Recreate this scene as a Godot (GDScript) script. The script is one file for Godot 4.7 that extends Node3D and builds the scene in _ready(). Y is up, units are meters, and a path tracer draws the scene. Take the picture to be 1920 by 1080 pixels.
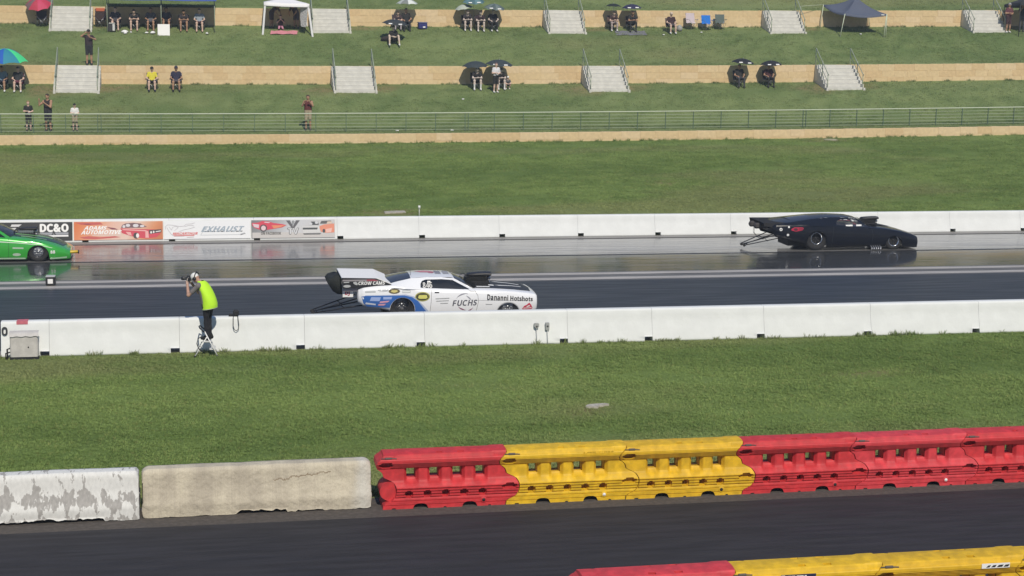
extends Node3D
# A drag strip seen from a stand: x runs along the track, y is up, the camera looks towards -z.

var used := {}
var rng := RandomNumberGenerator.new()
var M := {}
var NT := {}

# ---------------------------------------------------------------- names, things, parts
func numbered(n: String) -> String:
	used[n] = used.get(n, -1) + 1
	return n if used[n] == 0 else "%s_%03d" % [n, used[n]]

func tag(o: Node, label: String, category: String, group := "") -> void:
	o.set_meta("label", label)
	o.set_meta("category", category)
	if group != "": o.set_meta("group", group)

func thing(called: String, label: String, category: String, at := Vector3.ZERO, turn := 0.0, group := "") -> Node3D:
	var o := Node3D.new()
	o.name = numbered(called)
	add_child(o)
	o.position = at
	o.rotation.y = turn
	tag(o, label, category, group)
	return o

func part(parent: Node, called: String, mesh: Mesh, m: Material, at := Vector3.ZERO, turn := Vector3.ZERO) -> MeshInstance3D:
	var o := MeshInstance3D.new()
	o.name = called
	o.mesh = mesh
	if m != null: o.material_override = m
	o.cast_shadow = GeometryInstance3D.SHADOW_CASTING_SETTING_ON
	parent.add_child(o, true)
	o.position = at
	o.rotation = turn
	return o

func solo(called: String, mesh: Mesh, m: Material, label: String, category: String, at := Vector3.ZERO, turn := 0.0, group := "") -> MeshInstance3D:
	var o := part(self, numbered(called), mesh, m, at, Vector3(0, turn, 0))
	tag(o, label, category, group)
	return o

func setting(called: String, mesh: Mesh, m: Material, at := Vector3.ZERO) -> MeshInstance3D:
	var o := part(self, numbered(called), mesh, m, at)
	o.set_meta("kind", "structure")
	return o

# ---------------------------------------------------------------- mesh building (faces are given anticlockwise as seen from outside)
func begin(smooth := false) -> SurfaceTool:
	var st := SurfaceTool.new()
	st.begin(Mesh.PRIMITIVE_TRIANGLES)
	st.set_smooth_group(1 if smooth else -1)
	return st

func done(st: SurfaceTool) -> ArrayMesh:
	st.generate_normals()
	return st.commit()

func tri(st: SurfaceTool, a: Vector3, b: Vector3, c: Vector3) -> void:
	st.add_vertex(a); st.add_vertex(c); st.add_vertex(b)

func quad(st: SurfaceTool, a: Vector3, b: Vector3, c: Vector3, d: Vector3) -> void:
	tri(st, a, b, c); tri(st, a, c, d)

func quad_uv(st: SurfaceTool, p: Array, uv: Array) -> void:
	for k in [0, 2, 1, 0, 3, 2]:
		st.set_uv(uv[k]); st.add_vertex(p[k])

func box(st: SurfaceTool, c: Vector3, s: Vector3, b := Basis.IDENTITY) -> void:
	var h := s * 0.5
	var v := []
	for k in 8:
		v.append(c + b * Vector3(h.x * (1 if k & 1 else -1), h.y * (1 if k & 2 else -1), h.z * (1 if k & 4 else -1)))
	for f in [[4, 5, 7, 6], [1, 0, 2, 3], [5, 1, 3, 7], [0, 4, 6, 2], [6, 7, 3, 2], [0, 1, 5, 4]]:
		quad(st, v[f[0]], v[f[1]], v[f[2]], v[f[3]])

# a box whose long edges are cut off by e
func bevel_box(st: SurfaceTool, c: Vector3, s: Vector3, e := 0.01) -> void:
	var h := s * 0.5
	var ring := func(x: float, i: float) -> Array:
		var r := []
		for q in [[-1, -1, 1, 0], [1, -1, -1, 0], [1, -1, 0, 1], [1, 1, 0, -1], [1, 1, -1, 0], [-1, 1, 1, 0], [-1, 1, 0, -1], [-1, -1, 0, 1]]:
			r.append(c + Vector3(x, (h.y - i) * q[1] + e * q[3] * (1.0), (h.z - i) * q[0] + e * q[2]))
		return r
	var rows := [ring.call(-h.x, e), ring.call(-h.x + e, 0.0), ring.call(h.x - e, 0.0), ring.call(h.x, e)]
	rings(st, rows)
	fan(st, rows[0], false)
	fan(st, rows[3], true)

func fan(st: SurfaceTool, r: Array, flip: bool) -> void:
	for k in range(1, r.size() - 1):
		if flip: tri(st, r[0], r[k + 1], r[k])
		else: tri(st, r[0], r[k], r[k + 1])

# joins closed rings of equal size one after another
func rings(st: SurfaceTool, rows: Array) -> void:
	for i in rows.size() - 1:
		var a: Array = rows[i]
		var b: Array = rows[i + 1]
		var n := a.size()
		for k in n:
			var l := (k + 1) % n
			quad(st, a[k], b[k], b[l], a[l])

func tube(st: SurfaceTool, pts: Array, radii, sides := 6, caps := true) -> void:
	var rows := []
	var up := Vector3(0.131, 0.97, 0.21).normalized()
	for i in pts.size():
		var d: Vector3 = (pts[min(i + 1, pts.size() - 1)] - pts[max(i - 1, 0)]).normalized()
		var n := d.cross(up)
		if n.length() < 0.05: n = d.cross(Vector3.RIGHT)
		n = n.normalized()
		var m := d.cross(n)
		var r: float = radii[i] if radii is Array else radii
		var ring := []
		for k in sides:
			var a := TAU * k / sides
			ring.append(pts[i] + n * cos(a) * r - m * sin(a) * r)
		rows.append(ring)
	rings(st, rows)
	if caps:
		fan(st, rows[0], false)
		fan(st, rows[-1], true)

# profile: Vector2(radius, height) upwards along local y
func lathe(st: SurfaceTool, profile: Array, sides := 20, xf := Transform3D.IDENTITY) -> void:
	var rows := []
	for p in profile:
		var ring := []
		for k in sides:
			var a := TAU * k / sides
			ring.append(xf * Vector3(p.x * cos(a), p.y, -p.x * sin(a)))
		rows.append(ring)
	for i in rows.size() - 1:
		for k in sides:
			var l := (k + 1) % sides
			quad(st, rows[i][k], rows[i][l], rows[i + 1][l], rows[i + 1][k])

func area2(p: PackedVector2Array) -> float:
	var s := 0.0
	for k in p.size(): s += p[k].cross(p[(k + 1) % p.size()])
	return s

# a prism of the polygon (x, y) from z0 to z1
func prism(st: SurfaceTool, poly: PackedVector2Array, z0: float, z1: float, xf := Transform3D.IDENTITY) -> void:
	var p := poly.duplicate()
	if area2(p) < 0.0: p.reverse()
	var t := Geometry2D.triangulate_polygon(p)
	for k in range(0, t.size(), 3):
		var a := p[t[k]]
		var b := p[t[k + 1]]
		var c := p[t[k + 2]]
		if (b - a).cross(c - a) < 0.0:
			var s := b
			b = c
			c = s
		tri(st, xf * Vector3(a.x, a.y, z1), xf * Vector3(b.x, b.y, z1), xf * Vector3(c.x, c.y, z1))
		tri(st, xf * Vector3(a.x, a.y, z0), xf * Vector3(c.x, c.y, z0), xf * Vector3(b.x, b.y, z0))
	for k in p.size():
		var a := p[k]
		var b := p[(k + 1) % p.size()]
		quad(st, xf * Vector3(a.x, a.y, z0), xf * Vector3(b.x, b.y, z0), xf * Vector3(b.x, b.y, z1), xf * Vector3(a.x, a.y, z1))

# an open sheet through rows of points
func sheet(st: SurfaceTool, rows: Array, flip := false, uvs = null) -> void:
	for i in rows.size() - 1:
		for k in rows[i].size() - 1:
			var q := [rows[i][k], rows[i][k + 1], rows[i + 1][k + 1], rows[i + 1][k]]
			var o := [0, 1, 2, 0, 2, 3] if flip else [0, 2, 1, 0, 3, 2]
			for j in o:
				if uvs != null: st.set_uv(uvs[i + (1 if j >= 2 else 0)][k + (1 if j == 1 or j == 2 else 0)])
				st.add_vertex(q[j])

func lerp_table(t: Array, x: float) -> float:
	if x <= t[0][0]: return t[0][1]
	for k in range(1, t.size()):
		if x <= t[k][0]:
			return lerpf(t[k - 1][1], t[k][1], (x - t[k - 1][0]) / maxf(t[k][0] - t[k - 1][0], 1e-6))
	return t[-1][1]

# ---------------------------------------------------------------- materials (colours are linear base colours)
func lin(c: Color) -> Color:
	return c.linear_to_srgb()

func noise_texture(key: String, freq: float, ramp: Array, octaves := 4, size := 512, bump := 0.0, kind := FastNoiseLite.TYPE_SIMPLEX_SMOOTH) -> NoiseTexture2D:
	if NT.has(key): return NT[key]
	var n := FastNoiseLite.new()
	n.seed = key.hash() % 9973
	n.noise_type = kind
	n.frequency = freq
	n.fractal_octaves = octaves
	var t := NoiseTexture2D.new()
	t.width = size; t.height = size
	t.seamless = true
	t.noise = n
	if bump > 0.0:
		t.as_normal_map = true
		t.bump_strength = bump
	else:
		var g := Gradient.new()
		var offs := PackedFloat32Array()
		var cols := PackedColorArray()
		for r in ramp:
			offs.append(r[0])
			cols.append(r[1])
		g.offsets = offs
		g.colors = cols
		t.color_ramp = g
	NT[key] = t
	return t

func mat(c: Color, rough := 0.8, metal := 0.0) -> StandardMaterial3D:
	var m := StandardMaterial3D.new()
	m.albedo_color = lin(c)
	m.roughness = rough
	m.metallic = metal
	return m

# a colour broken up by a grey noise that multiplies it; low is how dark its darkest patches are
func worn(c: Color, rough: float, scale: float, low := 0.7, bump := 0.0, freq := 0.012) -> StandardMaterial3D:
	var m := mat(c, rough)
	m.albedo_texture = noise_texture("worn%s_%s" % [low, freq], freq, [[0.25, lin(Color(low, low, low))], [0.55, lin(Color(0.5 + low * 0.5, 0.5 + low * 0.5, 0.5 + low * 0.5))], [0.75, Color.WHITE]], 6)
	m.uv1_triplanar = true
	m.uv1_world_triplanar = true
	m.uv1_scale = Vector3.ONE * scale
	if bump > 0.0:
		m.normal_enabled = true
		m.normal_texture = noise_texture("bump", 0.03, [], 5, 512, 6.0)
		m.normal_scale = bump
	return m

func vertex_mat(rough := 0.8) -> StandardMaterial3D:
	var m := StandardMaterial3D.new()
	m.vertex_color_use_as_albedo = true
	m.roughness = rough
	return m

func glass(c: Color, alpha: float) -> StandardMaterial3D:
	var m := mat(c, 0.03)
	m.transparency = BaseMaterial3D.TRANSPARENCY_ALPHA
	m.albedo_color.a = alpha
	return m

# ---------------------------------------------------------------- the lie of the land
const LAND := [[-500.0, 0.0], [58.2, 0.0], [58.5, 0.35], [62.0, 0.55], [70.0, 1.05], [78.55, 1.70], [78.75, 2.13], [80.0, 2.12], [81.2, 2.3], [85.0, 3.78], [86.95, 4.18], [87.15, 5.13], [88.5, 5.3], [92.0, 6.72], [93.95, 7.18], [94.15, 8.15], [95.5, 8.35], [101.0, 10.2], [108.0, 12.0], [600.0, 12.0]]

func rise(x: float) -> float:
	var u := maxf(0.0, minf(x, 75.0) + 9.0)
	return 0.00014 * u * u + 0.0025 * u

func land(x: float, d: float) -> float:
	return lerp_table(LAND, d) + rise(x) * clampf((d - 58.5) / 20.0, 0.0, 1.0)

func on_land(x: float, d: float) -> Vector3:
	return Vector3(x, land(x, d), -d)

# ================================================================ the scene
func _ready() -> void:
	rng.seed = 20240117
	# camera
	var yaw := 0.19310
	var pitch := 0.17191
	var roll := 0.015253
	var fwd := Vector3(sin(yaw) * cos(pitch), -sin(pitch), -cos(yaw) * cos(pitch))
	var right := Vector3(cos(yaw), 0, sin(yaw))
	var up := right.cross(fwd)
	var right2 := right * cos(roll) + up * sin(roll)
	var up2 := up * cos(roll) - right * sin(roll)
	var cam := Camera3D.new()
	cam.name = "camera"
	add_child(cam)
	cam.transform = Transform3D(Basis(right2, up2, -fwd), Vector3(0, 8.3198, 0))
	cam.fov = rad_to_deg(2.0 * atan(540.0 / 3000.0))
	cam.near = 0.1
	cam.far = 900.0
	cam.current = true
	# sky and exposure
	var env := Environment.new()
	env.background_mode = Environment.BG_SKY
	var sky_mat := ProceduralSkyMaterial.new()
	sky_mat.sky_top_color = Color(0.36, 0.48, 0.68)
	sky_mat.sky_horizon_color = Color(0.76, 0.79, 0.82)
	sky_mat.sky_curve = 0.16
	sky_mat.ground_horizon_color = Color(0.40, 0.42, 0.36)
	sky_mat.ground_bottom_color = Color(0.25, 0.27, 0.2)
	sky_mat.sun_angle_max = 20.0
	var sky := Sky.new()
	sky.sky_material = sky_mat
	env.sky = sky
	env.background_energy_multiplier = 1.0
	env.tonemap_mode = Environment.TONE_MAPPER_LINEAR
	env.tonemap_exposure = 0.87
	env.sdfgi_enabled = true
	env.ssao_enabled = true
	env.ssil_enabled = true
	env.fog_enabled = true
	env.fog_density = 0.0008
	env.fog_light_color = Color(0.80, 0.85, 0.90)
	var we := WorldEnvironment.new()
	we.name = "world_environment"
	we.environment = env
	add_child(we)
	# sun: behind the camera and a little to its right
	var sun := DirectionalLight3D.new()
	sun.name = "sun"
	add_child(sun)
	var el := deg_to_rad(45.0)
	sun.look_at_from_position(Vector3(0, 60, 0), Vector3(0, 60, 0) + Vector3(-0.08 * cos(el), -sin(el), -cos(el)))
	sun.light_energy = 1.35
	sun.light_color = Color(1.0, 0.965, 0.905)
	sun.light_angular_distance = 0.53
	sun.shadow_enabled = true

	tone.seed = 11
	tone.frequency = 0.16
	tone.fractal_octaves = 4
	dry.seed = 23
	dry.frequency = 0.09
	dry.fractal_octaves = 5
	patch.seed = 57
	patch.frequency = 1.1
	patch.fractal_octaves = 3
	make_materials()
	build_ground()
	build_strip()
	build_track_walls()
	build_terraces()
	build_grass()
	build_concrete_blocks()
	build_plastic_barriers()
	build_banners()
	build_cars()
	build_photographer()
	build_people()
	build_small_things()

func make_materials() -> void:
	M.white_wall = worn(Color(0.725, 0.745, 0.73), 0.7, 0.22, 0.94, 0.1)
	M.limestone = []
	for c in [Color(0.70, 0.53, 0.30), Color(0.72, 0.55, 0.32), Color(0.69, 0.52, 0.29), Color(0.73, 0.56, 0.34), Color(0.67, 0.49, 0.27), Color(0.71, 0.54, 0.31)]:
		M.limestone.append(worn(c, 0.92, 0.35, 0.90, 0.15, 0.02))
	M.mortar = mat(Color(0.66, 0.50, 0.29), 0.95)
	M.stair = worn(Color(0.64, 0.63, 0.575), 0.9, 0.4, 0.88, 0.15)
	M.galvanised = mat(Color(0.36, 0.41, 0.30), 0.6, 0.1)
	M.rail_pale = mat(Color(0.50, 0.55, 0.42), 0.6, 0.0)
	M.rail_grey = mat(Color(0.33, 0.37, 0.28), 0.6, 0.1)
	M.rail_green = mat(Color(0.10, 0.16, 0.105), 0.6, 0.1)
	M.dark = mat(Color(0.012, 0.012, 0.014), 0.7)
	M.black = mat(Color(0.018, 0.018, 0.02), 0.45)
	M.chrome = mat(Color(0.75, 0.76, 0.78), 0.18, 1.0)
	M.steel = mat(Color(0.42, 0.43, 0.45), 0.35, 0.9)
	M.white = mat(Color(0.80, 0.80, 0.78), 0.5)
	M.person = vertex_mat(0.85)
	M.rubber = worn(Color(0.020, 0.020, 0.021), 0.8, 1.7, 0.6)

# the turf's own colour: long mown swathes, drier patches, duller grass on the upper terraces
var tone := FastNoiseLite.new()
var dry := FastNoiseLite.new()
var patch := FastNoiseLite.new()

func turf_colour(x: float, d: float) -> Color:
	var t := tone.get_noise_2d(x * 0.30, d) * 0.6 + patch.get_noise_2d(x * 0.5, d) * (0.40 if d < 40.0 else 0.65)
	var a := Color(0.212, 0.288, 0.088)
	var b := Color(0.138, 0.205, 0.058)
	if d > 79.0:
		a = Color(0.240, 0.292, 0.125)
		b = Color(0.152, 0.208, 0.080)
	var col := a.lerp(b, clampf(0.5 + t * 1.5, 0, 1))
	return col.lerp(Color(0.285, 0.270, 0.135), clampf((dry.get_noise_2d(x * 0.3, d + 40.0) - 0.12) * 1.8, 0, 0.42 if d < 79.0 else 0.5))

# ---------------------------------------------------------------- ground: one sheet with the bank and its terraces
func build_ground() -> void:
	var xs := [-400.0, -150.0, -80.0, -50.0, -30.0]
	var x := -22.0
	while x < 66.0:
		xs.append(x)
		x += 0.6
	xs.append_array([70.0, 80.0, 100.0, 160.0, 420.0])
	var ds := [-300.0, -60.0, 0.0, 12.0, 18.0]
	var d := 22.0
	while d < 110.0:
		ds.append(d)
		d += 0.6
	ds.append_array([58.2, 58.5, 78.55, 78.75, 86.95, 87.15, 93.95, 94.15, 130.0, 200.0, 500.0])
	ds.sort()
	var wob := FastNoiseLite.new()
	wob.seed = 5
	wob.frequency = 0.35
	wob.fractal_octaves = 3
	var soil := FastNoiseLite.new()
	soil.seed = 31
	soil.frequency = 0.8
	soil.fractal_octaves = 3
	# trodden soil: around the stair feet, along the road edge and some bare patches
	var bare := [[7.25, 61.3, 2.2, 0.6], [20.0, 67.3, 1.2, 0.5], [31.8, 78.0, 1.6, 0.45], [-4.6, 26.2, 9.0, 0.5], [9.0, 26.0, 14.0, 0.35], [15.2, 34.4, 1.6, 0.35], [22.0, 33.8, 3.2, 0.5], [8.1, 31.9, 1.0, 0.4]]
	for sx in STAIRS_2: bare.append([sx - 1.4, 85.6, 1.7, 1.0])
	for sx in STAIRS_2: bare.append([sx + 1.3, 85.9, 1.4, 0.7])
	for sx in STAIRS_3: bare.append([sx + 1.9, 93.5, 1.1, 0.5])
	var st := begin(true)
	var rows := []
	var cols := []
	for dd in ds:
		var r := []
		var c := []
		for xx in xs:
			var grass_here := 1.0 if (dd > 58.8 or (dd > 27.0 and dd < 38.2)) else 0.0
			if absf(dd - 78.65) < 0.4 or absf(dd - 87.05) < 0.4 or absf(dd - 94.05) < 0.4: grass_here = 0.0
			r.append(Vector3(xx, land(xx, dd) + wob.get_noise_2d(xx, dd * 1.4) * 0.03 * grass_here, -dd))
			var col := turf_colour(xx, dd)
			for b in bare:
				var e := sqrt(pow((xx - b[0]) / b[2], 2) + pow((dd - b[1]) / b[3], 2)) + soil.get_noise_2d(xx * 2.0, dd * 2.0) * 0.5
				if e < 1.0: col = col.lerp(Color(0.30, 0.235, 0.13), clampf((1.0 - e) * 1.6, 0, 0.85))
			c.append(col)
		rows.append(r)
		cols.append(c)
	for i in rows.size() - 1:
		for k in xs.size() - 1:
			for j in [[0, 0], [1, 1], [0, 1], [0, 0], [1, 0], [1, 1]]:
				st.set_color(cols[i + j[0]][k + j[1]])
				st.add_vertex(rows[i + j[0]][k + j[1]])
	var m := StandardMaterial3D.new()
	m.vertex_color_use_as_albedo = true
	m.roughness = 0.95
	m.metallic_specular = 0.2
	m.albedo_texture = noise_texture("turf", 0.06, [[0.2, lin(Color(0.55, 0.58, 0.5))], [0.5, lin(Color(0.82, 0.85, 0.75))], [0.8, Color.WHITE]], 5, 1024)
	m.uv1_triplanar = true
	m.uv1_world_triplanar = true
	m.uv1_scale = Vector3(0.16, 0.37, 0.37)
	m.normal_enabled = true
	m.normal_texture = noise_texture("turf_bump", 0.09, [], 5, 1024, 9.0)
	m.normal_scale = 0.8
	M.turf = m
	setting("ground", done(st), m)

# a flat strip along the track from depth d0 to d1
func strip(called: String, d0: float, d1: float, y: float, m: Material, u_len := 70.0, v_len := 4.0, x0 := -120.0, x1 := 260.0) -> void:
	var st := begin()
	quad_uv(st, [Vector3(x0, y, -d0), Vector3(x1, y, -d0), Vector3(x1, y, -d1), Vector3(x0, y, -d1)], [Vector2(x0 / u_len, d0 / v_len), Vector2(x1 / u_len, d0 / v_len), Vector2(x1 / u_len, d1 / v_len), Vector2(x0 / u_len, d1 / v_len)])
	setting(called, done(st), m)

# asphalt whose grain runs in long streaks along the track
func streaked(c: Color, key: String, low: float, r0: float, r1: float) -> StandardMaterial3D:
	var m := mat(c, 1.0)
	m.albedo_texture = noise_texture("streak" + key, 0.022, [[0.2, lin(Color(low, low, low))], [0.5, lin(Color(0.5 + low / 2, 0.5 + low / 2, 0.5 + low / 2))], [0.8, Color.WHITE]], 6, 1024)
	m.roughness_texture = noise_texture("gloss" + key, 0.018, [[0.25, Color(r0, r0, r0)], [0.7, Color(r1, r1, r1)]], 6, 1024)
	m.roughness_texture_channel = BaseMaterial3D.TEXTURE_CHANNEL_RED
	return m

func build_strip() -> void:
	# return road beside the plastic barriers
	var road := streaked(Color(0.027, 0.025, 0.028), "road", 0.55, 0.75, 0.9)
	strip("return_road", -40.0, 25.42, 0.004, road, 45.0, 5.0)
	strip("dirt_verge", 25.42, 26.5, 0.004, worn(Color(0.092, 0.079, 0.068), 0.95, 0.5, 0.72, 0.12, 0.03))
	# the strip itself
	var near := streaked(Color(0.021, 0.023, 0.025), "near", 0.75, 0.36, 0.48)
	var mid := streaked(Color(0.15, 0.14, 0.13), "mid", 0.6, 0.35, 0.5)
	var inner := streaked(Color(0.062, 0.066, 0.072), "inner", 0.6, 0.06, 0.17)
	var outer := streaked(Color(0.20, 0.195, 0.19), "outer", 0.65, 0.09, 0.22)
	var edge := streaked(Color(0.28, 0.27, 0.25), "edge", 0.7, 0.5, 0.6)
	strip("near_lane", 39.5, 48.15, 0.004, near)
	strip("centre_strip", 48.15, 49.75, 0.004, mid)
	strip("far_lane", 49.75, 53.3, 0.004, inner)
	strip("far_lane_shoulder", 53.3, 57.2, 0.004, outer, 90.0, 3.5)
	strip("gutter", 57.2, 57.95, 0.004, edge)
	strip("near_lane_edge", 38.9, 39.5, 0.004, edge)
	var line := streaked(Color(0.52, 0.49, 0.45), "line", 0.6, 0.5, 0.6)
	strip("centre_line", 48.3, 48.72, 0.008, line)
	strip("centre_line", 49.2, 49.6, 0.008, line)
	strip("groove_line", 53.2, 53.36, 0.008, mat(Color(0.02, 0.02, 0.02), 0.6))
	strip("gutter_joint", 57.12, 57.3, 0.008, mat(Color(0.06, 0.055, 0.05), 0.8))

# ---------------------------------------------------------------- the white walls of the track
# a barrier of the given length along +x, front face at z = 0; one end has the lifting slot at its foot
func barrier_mesh(length: float, height: float, slot_right: bool, rough_seed: int) -> ArrayMesh:
	var prof := []
	for q in [[0.0, 0.0], [0.0, 0.05], [-0.012, 0.10], [-0.03, 0.20], [-0.075, 0.40], [-0.12, 0.60], [-0.155, 0.78], [-0.165, 0.93], [-0.185, 0.985], [-0.215, 1.0], [-0.385, 1.0], [-0.415, 0.985], [-0.435, 0.93], [-0.48, 0.60], [-0.57, 0.20], [-0.6, 0.05], [-0.6, 0.0]]:
		prof.append(Vector2(q[0], q[1] * height))
	var n := FastNoiseLite.new()
	n.seed = rough_seed
	n.frequency = 1.3
	var xs := [0.0, 0.012]
	var k := 0.25
	while k < length - 0.25:
		xs.append(k)
		k += 0.3
	var slot := 0.215
	if slot_right: xs.append_array([length - slot - 0.001, length - slot])
	else:
		xs.insert(2, slot)
		xs.insert(3, slot + 0.001)
		xs = xs.filter(func(v): return v < 0.1 or v > slot - 0.01)
	xs.append_array([length - 0.012, length - 0.005])
	var st := begin(true)
	var rows := []
	for x in xs:
		var in_slot: bool = x > length - slot - 0.0005 if slot_right else x < slot + 0.0005
		var end: float = 0.005 if x < 0.001 or x > length - 0.006 else 0.0
		var r := []
		for p in prof:
			var y: float = maxf(p.y, 0.125) if in_slot else p.y
			var z: float = p.x + n.get_noise_2d(x, p.y * 2.0) * 0.004
			if end > 0.0:
				z = lerpf(z, -0.3, 0.012)
				y -= end * (1.0 if p.y > 0.3 else 0.0)
			r.append(Vector3(x, y, z))
		r.reverse()
		rows.append(r)
	rings(st, rows)
	st.set_smooth_group(-1)
	fan(st, rows[0], false)
	fan(st, rows[-1], true)
	return done(st)

const NEAR_JOINTS := [-7.7, -4.76, -3.65, -0.6, 2.42, 5.4, 9.06, 11.29, 14.31, 17.27, 20.35, 23.4, 26.4]

func build_track_walls() -> void:
	var near_labels := ["white concrete barrier beyond the wall gap at left edge", "short end piece of near white wall behind the grey cabinet, red mark on top",
		"near white wall segment between the grey cabinet and the photographer", "near white wall segment behind the photographer's stepladder",
		"near white wall segment in front of the white race car's tail", "long near white wall segment carrying the two outlet boxes",
		"shortest near white wall segment, just right of the outlet boxes", "near white wall segment, second to the right of the outlet boxes",
		"near white wall segment, third to the right of the outlet boxes", "near white wall segment, fourth to the right of the outlet boxes", "rightmost visible segment of the near white wall",
		"near white wall segment beyond the right edge"]
	for k in NEAR_JOINTS.size() - 1:
		var x0: float = NEAR_JOINTS[k]
		var length: float = NEAR_JOINTS[k + 1] - x0
		if k == 0: length -= 0.12
		var o := thing("concrete_barrier", near_labels[k], "barrier", Vector3(x0, 0.0, -38.8), 0.0, "white barriers of the near track wall")
		part(o, "barrier_body", barrier_mesh(length, 0.83, true, k), M.white_wall)
		if k == 1:
			var st := begin()
			box(st, Vector3(0.49, 0.80, -0.29), Vector3(0.26, 0.075, 0.27))
			part(o, "painted_mark", done(st), worn(Color(0.62, 0.16, 0.20), 0.7, 1.0, 0.8))
			part(o, "painted_digit", letters("0", 0.20, 0.006), M.black, Vector3(0.02, 0.52, -0.085), Vector3(-0.2, 0, 0))
	var places := ["under the black banner at left edge", "under the orange banner", "under the white exhaust banner", "under the grey banner with two car pictures",
		"just right of the grey car banner", "right of the thin white marker post", "above the white race car's bonnet", "second to the left of the black race car",
		"first to the left of the black race car", "behind the black race car's tail", "behind the black race car's cabin", "behind the black race car's nose", "at the right edge, beyond the black race car's nose", "first beyond the right edge", "second beyond the right edge"]
	for k in 15:
		var x0 := -7.19 + 3.0 * k
		var lab: String = "far white track wall segment " + places[k]
		var o := thing("concrete_barrier", lab, "barrier", Vector3(x0, 0.0, -57.85), 0.0, "white barriers of the far track wall")
		part(o, "barrier_body", barrier_mesh(3.0, 0.785, false, 40 + k), M.white_wall)

# letters as a thin raised mesh, left edge and base line at the origin; bold: how far the strokes are thickened, as a share of the size
var text_cache := {}
func letters(s: String, size: float, depth := 0.004, slant := 0.0, serif := false, widen := 1.0, bold := 0.0) -> ArrayMesh:
	var f := SystemFont.new()
	f.font_names = PackedStringArray(["Droid Serif" if serif else "Droid Sans"])
	f.font_weight = 700
	var t := TextMesh.new()
	t.text = s
	t.font = f
	t.font_size = 32
	t.pixel_size = size / 32.0 / 0.72
	t.depth = depth
	t.curve_step = 1.0
	t.horizontal_alignment = HORIZONTAL_ALIGNMENT_LEFT
	t.vertical_alignment = VERTICAL_ALIGNMENT_BOTTOM
	var a := t.get_mesh_arrays()
	var v: PackedVector3Array = a[Mesh.ARRAY_VERTEX]
	if v.is_empty(): return ArrayMesh.new()
	var lo := v[0]
	for p in v: lo = lo.min(p)
	for k in v.size():
		var p := v[k]
		p.x -= lo.x
		p.y -= lo.y
		p.z += depth * 0.5
		v[k] = Vector3((p.x + p.y * slant) * widen, p.y, p.z)
	a[Mesh.ARRAY_VERTEX] = v
	a[Mesh.ARRAY_TANGENT] = null
	var am := ArrayMesh.new()
	am.add_surface_from_arrays(Mesh.PRIMITIVE_TRIANGLES, a)
	if bold <= 0.0: return am
	var st := SurfaceTool.new()
	var n := 0
	for q in [[0, 0], [1, 0], [-1, 0], [0, 1], [0, -1]]:
		st.append_from(am, 0, Transform3D(Basis.IDENTITY, Vector3(q[0] * bold * size, q[1] * bold * size, n * 0.0004)))
		n += 1
	return st.commit()

# ---------------------------------------------------------------- terraces: limestone walls, stairs, fence
const STAIRS_2 := [-6.22, 8.06, 21.88, 35.5]
const STAIRS_3 := [-6.97, 7.36, 21.12, 34.7, 47.75]
const X_FROM := -16.0
const X_TO := 60.0

func limestone_wall(label: String, d: float, y0: float, courses: Array) -> void:
	var o := thing("limestone_wall", label, "retaining wall", Vector3(X_FROM, y0, -d))
	var meshes := []
	for h in courses:
		var row := []
		for l in [0.78, 1.0, 1.22]:
			var st := begin()
			bevel_box(st, Vector3.ZERO, Vector3(l - 0.005, h - 0.005, 0.30), 0.006)
			row.append(done(st))
		meshes.append(row)
	var y := 0.0
	var r := RandomNumberGenerator.new()
	r.seed = int(d * 10)
	for c in courses.size():
		var x := r.randf_range(-0.6, 0.0)
		while x < X_TO - X_FROM:
			var v := r.randi_range(0, 2)
			var l: float = [0.78, 1.0, 1.22][v]
			var xm: float = x + l * 0.5
			part(o, "block", meshes[c][v], M.limestone[r.randi_range(0, 5)], Vector3(xm, y + courses[c] * 0.5 + rise(X_FROM + xm), -0.15 + r.randf_range(-0.003, 0.003)))
			x += l
		y += courses[c]
	var st := begin()
	var x := 0.0
	while x < X_TO - X_FROM:
		var a := rise(X_FROM + x)
		var b := rise(X_FROM + x + 2.0)
		quad(st, Vector3(x, a, -0.014), Vector3(x + 2, b, -0.014), Vector3(x + 2, b + y - 0.012, -0.014), Vector3(x, a + y - 0.012, -0.014))
		quad(st, Vector3(x, a + y - 0.012, -0.014), Vector3(x + 2, b + y - 0.012, -0.014), Vector3(x + 2, b + y - 0.012, -0.3), Vector3(x, a + y - 0.012, -0.3))
		x += 2.0
	part(o, "mortar", done(st), M.mortar)

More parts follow.
